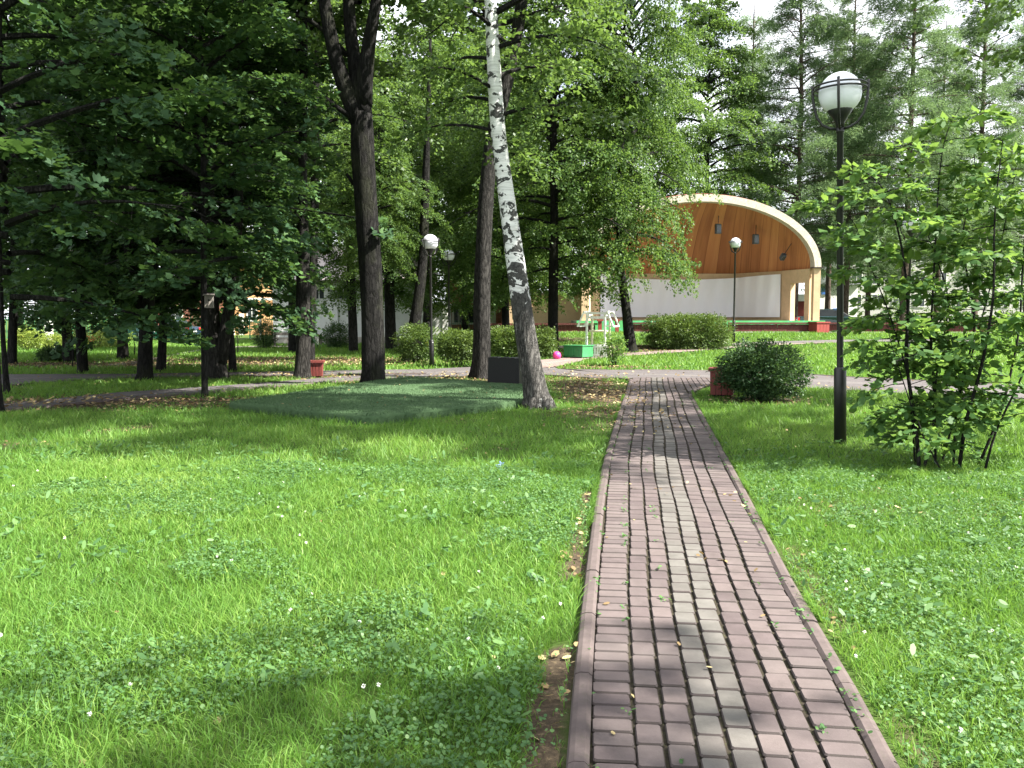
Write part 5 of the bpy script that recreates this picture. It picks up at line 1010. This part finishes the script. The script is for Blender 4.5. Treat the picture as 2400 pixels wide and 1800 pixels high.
# black stone
b = gp(1184, 913); r = empty('black_stone', b, -.32, label='black polished stone block with a rough chipped top, on a low plinth', cat='stone'); rr_ = random.Random(5); mb = MB(); n = 18; h = .74; V = []
for i in range(n + 1):
    x = -.38 + .76 * i / n; dz = rr_.uniform(-.012, .012)
    V += [(x * 1.02, -.13, .07), (x * .98, -.12, h + dz), (x * .98, .12, h + dz + .008), (x * 1.02, .13, .07)]
mb.add(V, [(i * 4 + k, (i + 1) * 4 + k, (i + 1) * 4 + (k + 1) % 4, i * 4 + (k + 1) % 4) for i in range(n) for k in range(4)] + [(3, 2, 1, 0), (n * 4, n * 4 + 1, n * 4 + 2, n * 4 + 3)]); mb.build('block', M['granite'], r); tp = MB()
for i in range(40): x = rr_.uniform(-.36, .36); tp.box(x - .02, x + .03, -.115, rr_.uniform(.0, .11), h - .015, h + rr_.uniform(.004, .016), top=.6)
tp.build('rough_top', M['granite_rough'], r); one('plinth', M['granite_rough'], r, (-.42, .42, -.17, .17, -.05, .069), bev=.008)

# pink ball
b = gp(1305, 843); r = empty('pink_ball', b + Vector((0, 0, .165)), label='bright pink play ball resting on the paved path', cat='ball'); mb = MB(); mb.lathe([(.165 * math.cos(a), .165 * math.sin(a)) for a in np.linspace(-1.5707, 1.5707, 24)], 36); mb.build('skin', M['pink'], r, True)
mb = MB()
for q in range(3): mb.tube([Matrix.Rotation(q * 1.047, 3, 'Z') @ Vector((.1655 * math.cos(a), 0, .1655 * math.sin(a))) for a in np.linspace(0, 6.283, 41)], .0035, 5, False)
mb.build('seams', M['pink'], r, True)

# white wooden well frame, green chest
b = gp(1402, 838); r = empty('wooden_well_frame', b, R(-24), label='white and cream wooden well frame with tilted roof sides, beside the green chest', cat='well frame')
w2, d2, hh = .40, .34, 1.80
for x in (-w2, w2):
    for y in (-d2, d2): mb = MB(); mb.beam((x, y, 0), (x * .96, y, hh), .075, .075); mb.build('post', M['white_paint' if y < 0 else 'cream_wood'], r)
mb = MB()
for y in (-d2, d2): mb.beam((-w2 - .16, y, hh + .04), (w2 + .16, y, hh + .04), .06, .075); mb.beam((-w2, y - .002, hh - .14), (w2, y - .002, hh - .14), .05, .1)
for x in (-w2, w2): mb.beam((x, -d2, hh - .03), (x, d2, hh - .03), .05, .06)
mb.build('top_frame', M['white_paint'], r)
for s in (-1, 1):
    mb = MB(); tx, bx = s * (w2 + .10), s * (w2 + .36)
    for y in (-d2 - .06, d2 + .06): mb.beam((tx, y, hh + .10), (bx, y, hh - .50), .075, .05)
    mb.beam((bx, -d2 - .1, hh - .50), (bx, d2 + .1, hh - .50), .06, .05); mb.beam((tx, -d2 - .1, hh + .10), (tx, d2 + .1, hh + .10), .06, .05); mb.beam((s * w2, -d2, hh - .48), (bx, -d2, hh - .49), .04, .05); mb.build('roof_frame', M['white_paint'], r)
mb = MB()
for i in range(7): x = -.26 + i * .12; mb.beam((x, -d2 - .055, .03), (x + .01, -d2 - .055, .56 + .02 * (i % 2)), .085, .025, up=(0, 1, 0))
mb.beam((-.32, -d2 - .09, .46), (.5, -d2 - .09, .46), .03, .06); mb.beam((-.32, -d2 - .09, .14), (.5, -d2 - .09, .14), .03, .06); mb.build('picket_panel', M['white_paint'], r); mb = MB(); mb.tube([(-w2, 0, 1.1), (w2, 0, 1.1)], .045, 10); mb.build('winding_drum', M['cream_wood'], r)
b = gp(1357, 841) + Vector((-.02, .5, 0)); r = empty('green_chest', b, R(-38), label='green wooden chest with a lighter lid beside the white well frame', cat='chest'); one('body', M['green_paint'], r, (-.42, .50, -.40, .40, .07, .50), bev=.006); one('lid', M['green_paint'], r, (-.45, .53, -.43, .43, .503, .545), bev=.006)
for x in (-.36, .44):
    for y in (-.34, .34): one('foot', M['dark'], r, (x - .05, x + .05, y - .05, y + .05, -.01, .069))
for i, x in enumerate((-.2, .04, .28)): one('batten', M['green_paint'], r, (x - .035, x + .035, -.425, -.401, .08, .49))

# red table, benches, birdhouse, yellow flowers
b = gp(738, 811); r = empty('picnic_table', b, .1, label='small table with a red top and white legs before the white building', cat='table'); one('top', M['red_paint'], r, (-.42, .42, -.3, .3, .60, .66), bev=.008)
for x in (-.34, .22):
    for y in (-.24, .24): one('leg', M['white_paint'], r, (x - .03, x + .03, y - .03, y + .03, 0, .598))
def bench(lab, px, y, L, rz, back):
    r = empty('garden_bench', gp(px, y), rz, label=lab, cat='bench', group='weathered benches by the white building'); one('seat', M['grey_wood'], r, (-L / 2, L / 2, -.2, .2, .40, .45))
    if back: one('backrest', M['grey_wood'], r, (-L / 2, L / 2, .2, .24, .62, .80))
    for x in (-L / 2 + .06, L / 2 - .06): mb = MB(); mb.box(x - .04, x + .04, -.18, -.1, 0, .398); mb.box(x - .04, x + .04, .12, .2, 0, .398); (mb.box(x - .04, x + .04, .243, .29, 0, .82) if back else None); mb.build('leg', M['grey_wood'], r)
bench('weathered bench with a backrest left of the black linden trunk', 660, 811, .9, .15, True); bench('low plain weathered bench right of the red topped table', 768, 811, 1.0, -.1, False); bench('plain weathered bench half hidden by the dark rounded thuja', 812, 811, .9, 0, False)
ty = gp(480, 929); p = ap(491, 706, ty.y); r = empty('birdhouse', p + Vector((0, -.02, -.14)), .25, label='small weathered birdhouse fixed to the slender young maple', cat='birdhouse'); one('box', M['grey_wood'], r, (-.085, .085, -.09, .09, 0, .25)); mb = MB(); mb.add([(-.11, -.13, .252), (.11, -.13, .252), (.11, .11, .30), (-.11, .11, .30), (-.11, -.13, .268), (.11, -.13, .268), (.11, .11, .316), (-.11, .11, .316)], [(3, 2, 1, 0), (4, 5, 6, 7), (0, 1, 5, 4), (1, 2, 6, 5), (2, 3, 7, 6), (3, 0, 4, 7)]); mb.build('roof', M['grey_wood'], r)
mb = MB(); mb.tube([(0, -.0915, .16), (0, -.0925, .16)], .022, 12); mb.build('entrance_hole', M['dark'], r); mb = MB(); mb.beam((0, -.09, .11), (0, -.14, .11), .012, .012); mb.build('perch', M['grey_wood'], r)
b = gp(1003, 822); r = empty('yellow_flowers', b, label='bunch of big yellow flowers behind the loose twiggy shrub', cat='flowers'); mb = MB(); sm = MB(); rr_ = random.Random(3)
for i in range(9):
    c = Vector((rr_.uniform(-.14, .14), rr_.uniform(-.1, .1), .28 + .40 * rr_.random())); sm.tube([(c.x * .3, c.y * .3, 0), c], .008, 5, False)
    for k in range(8): a = k * .785; mb.beam(c, c + Vector((math.cos(a) * .085, -.02, math.sin(a) * .085)), .05, .012, up=(0, 1, 0))
mb.build('petals', M['yellow'], r); sm.build('stems', M['fence_green'], r)
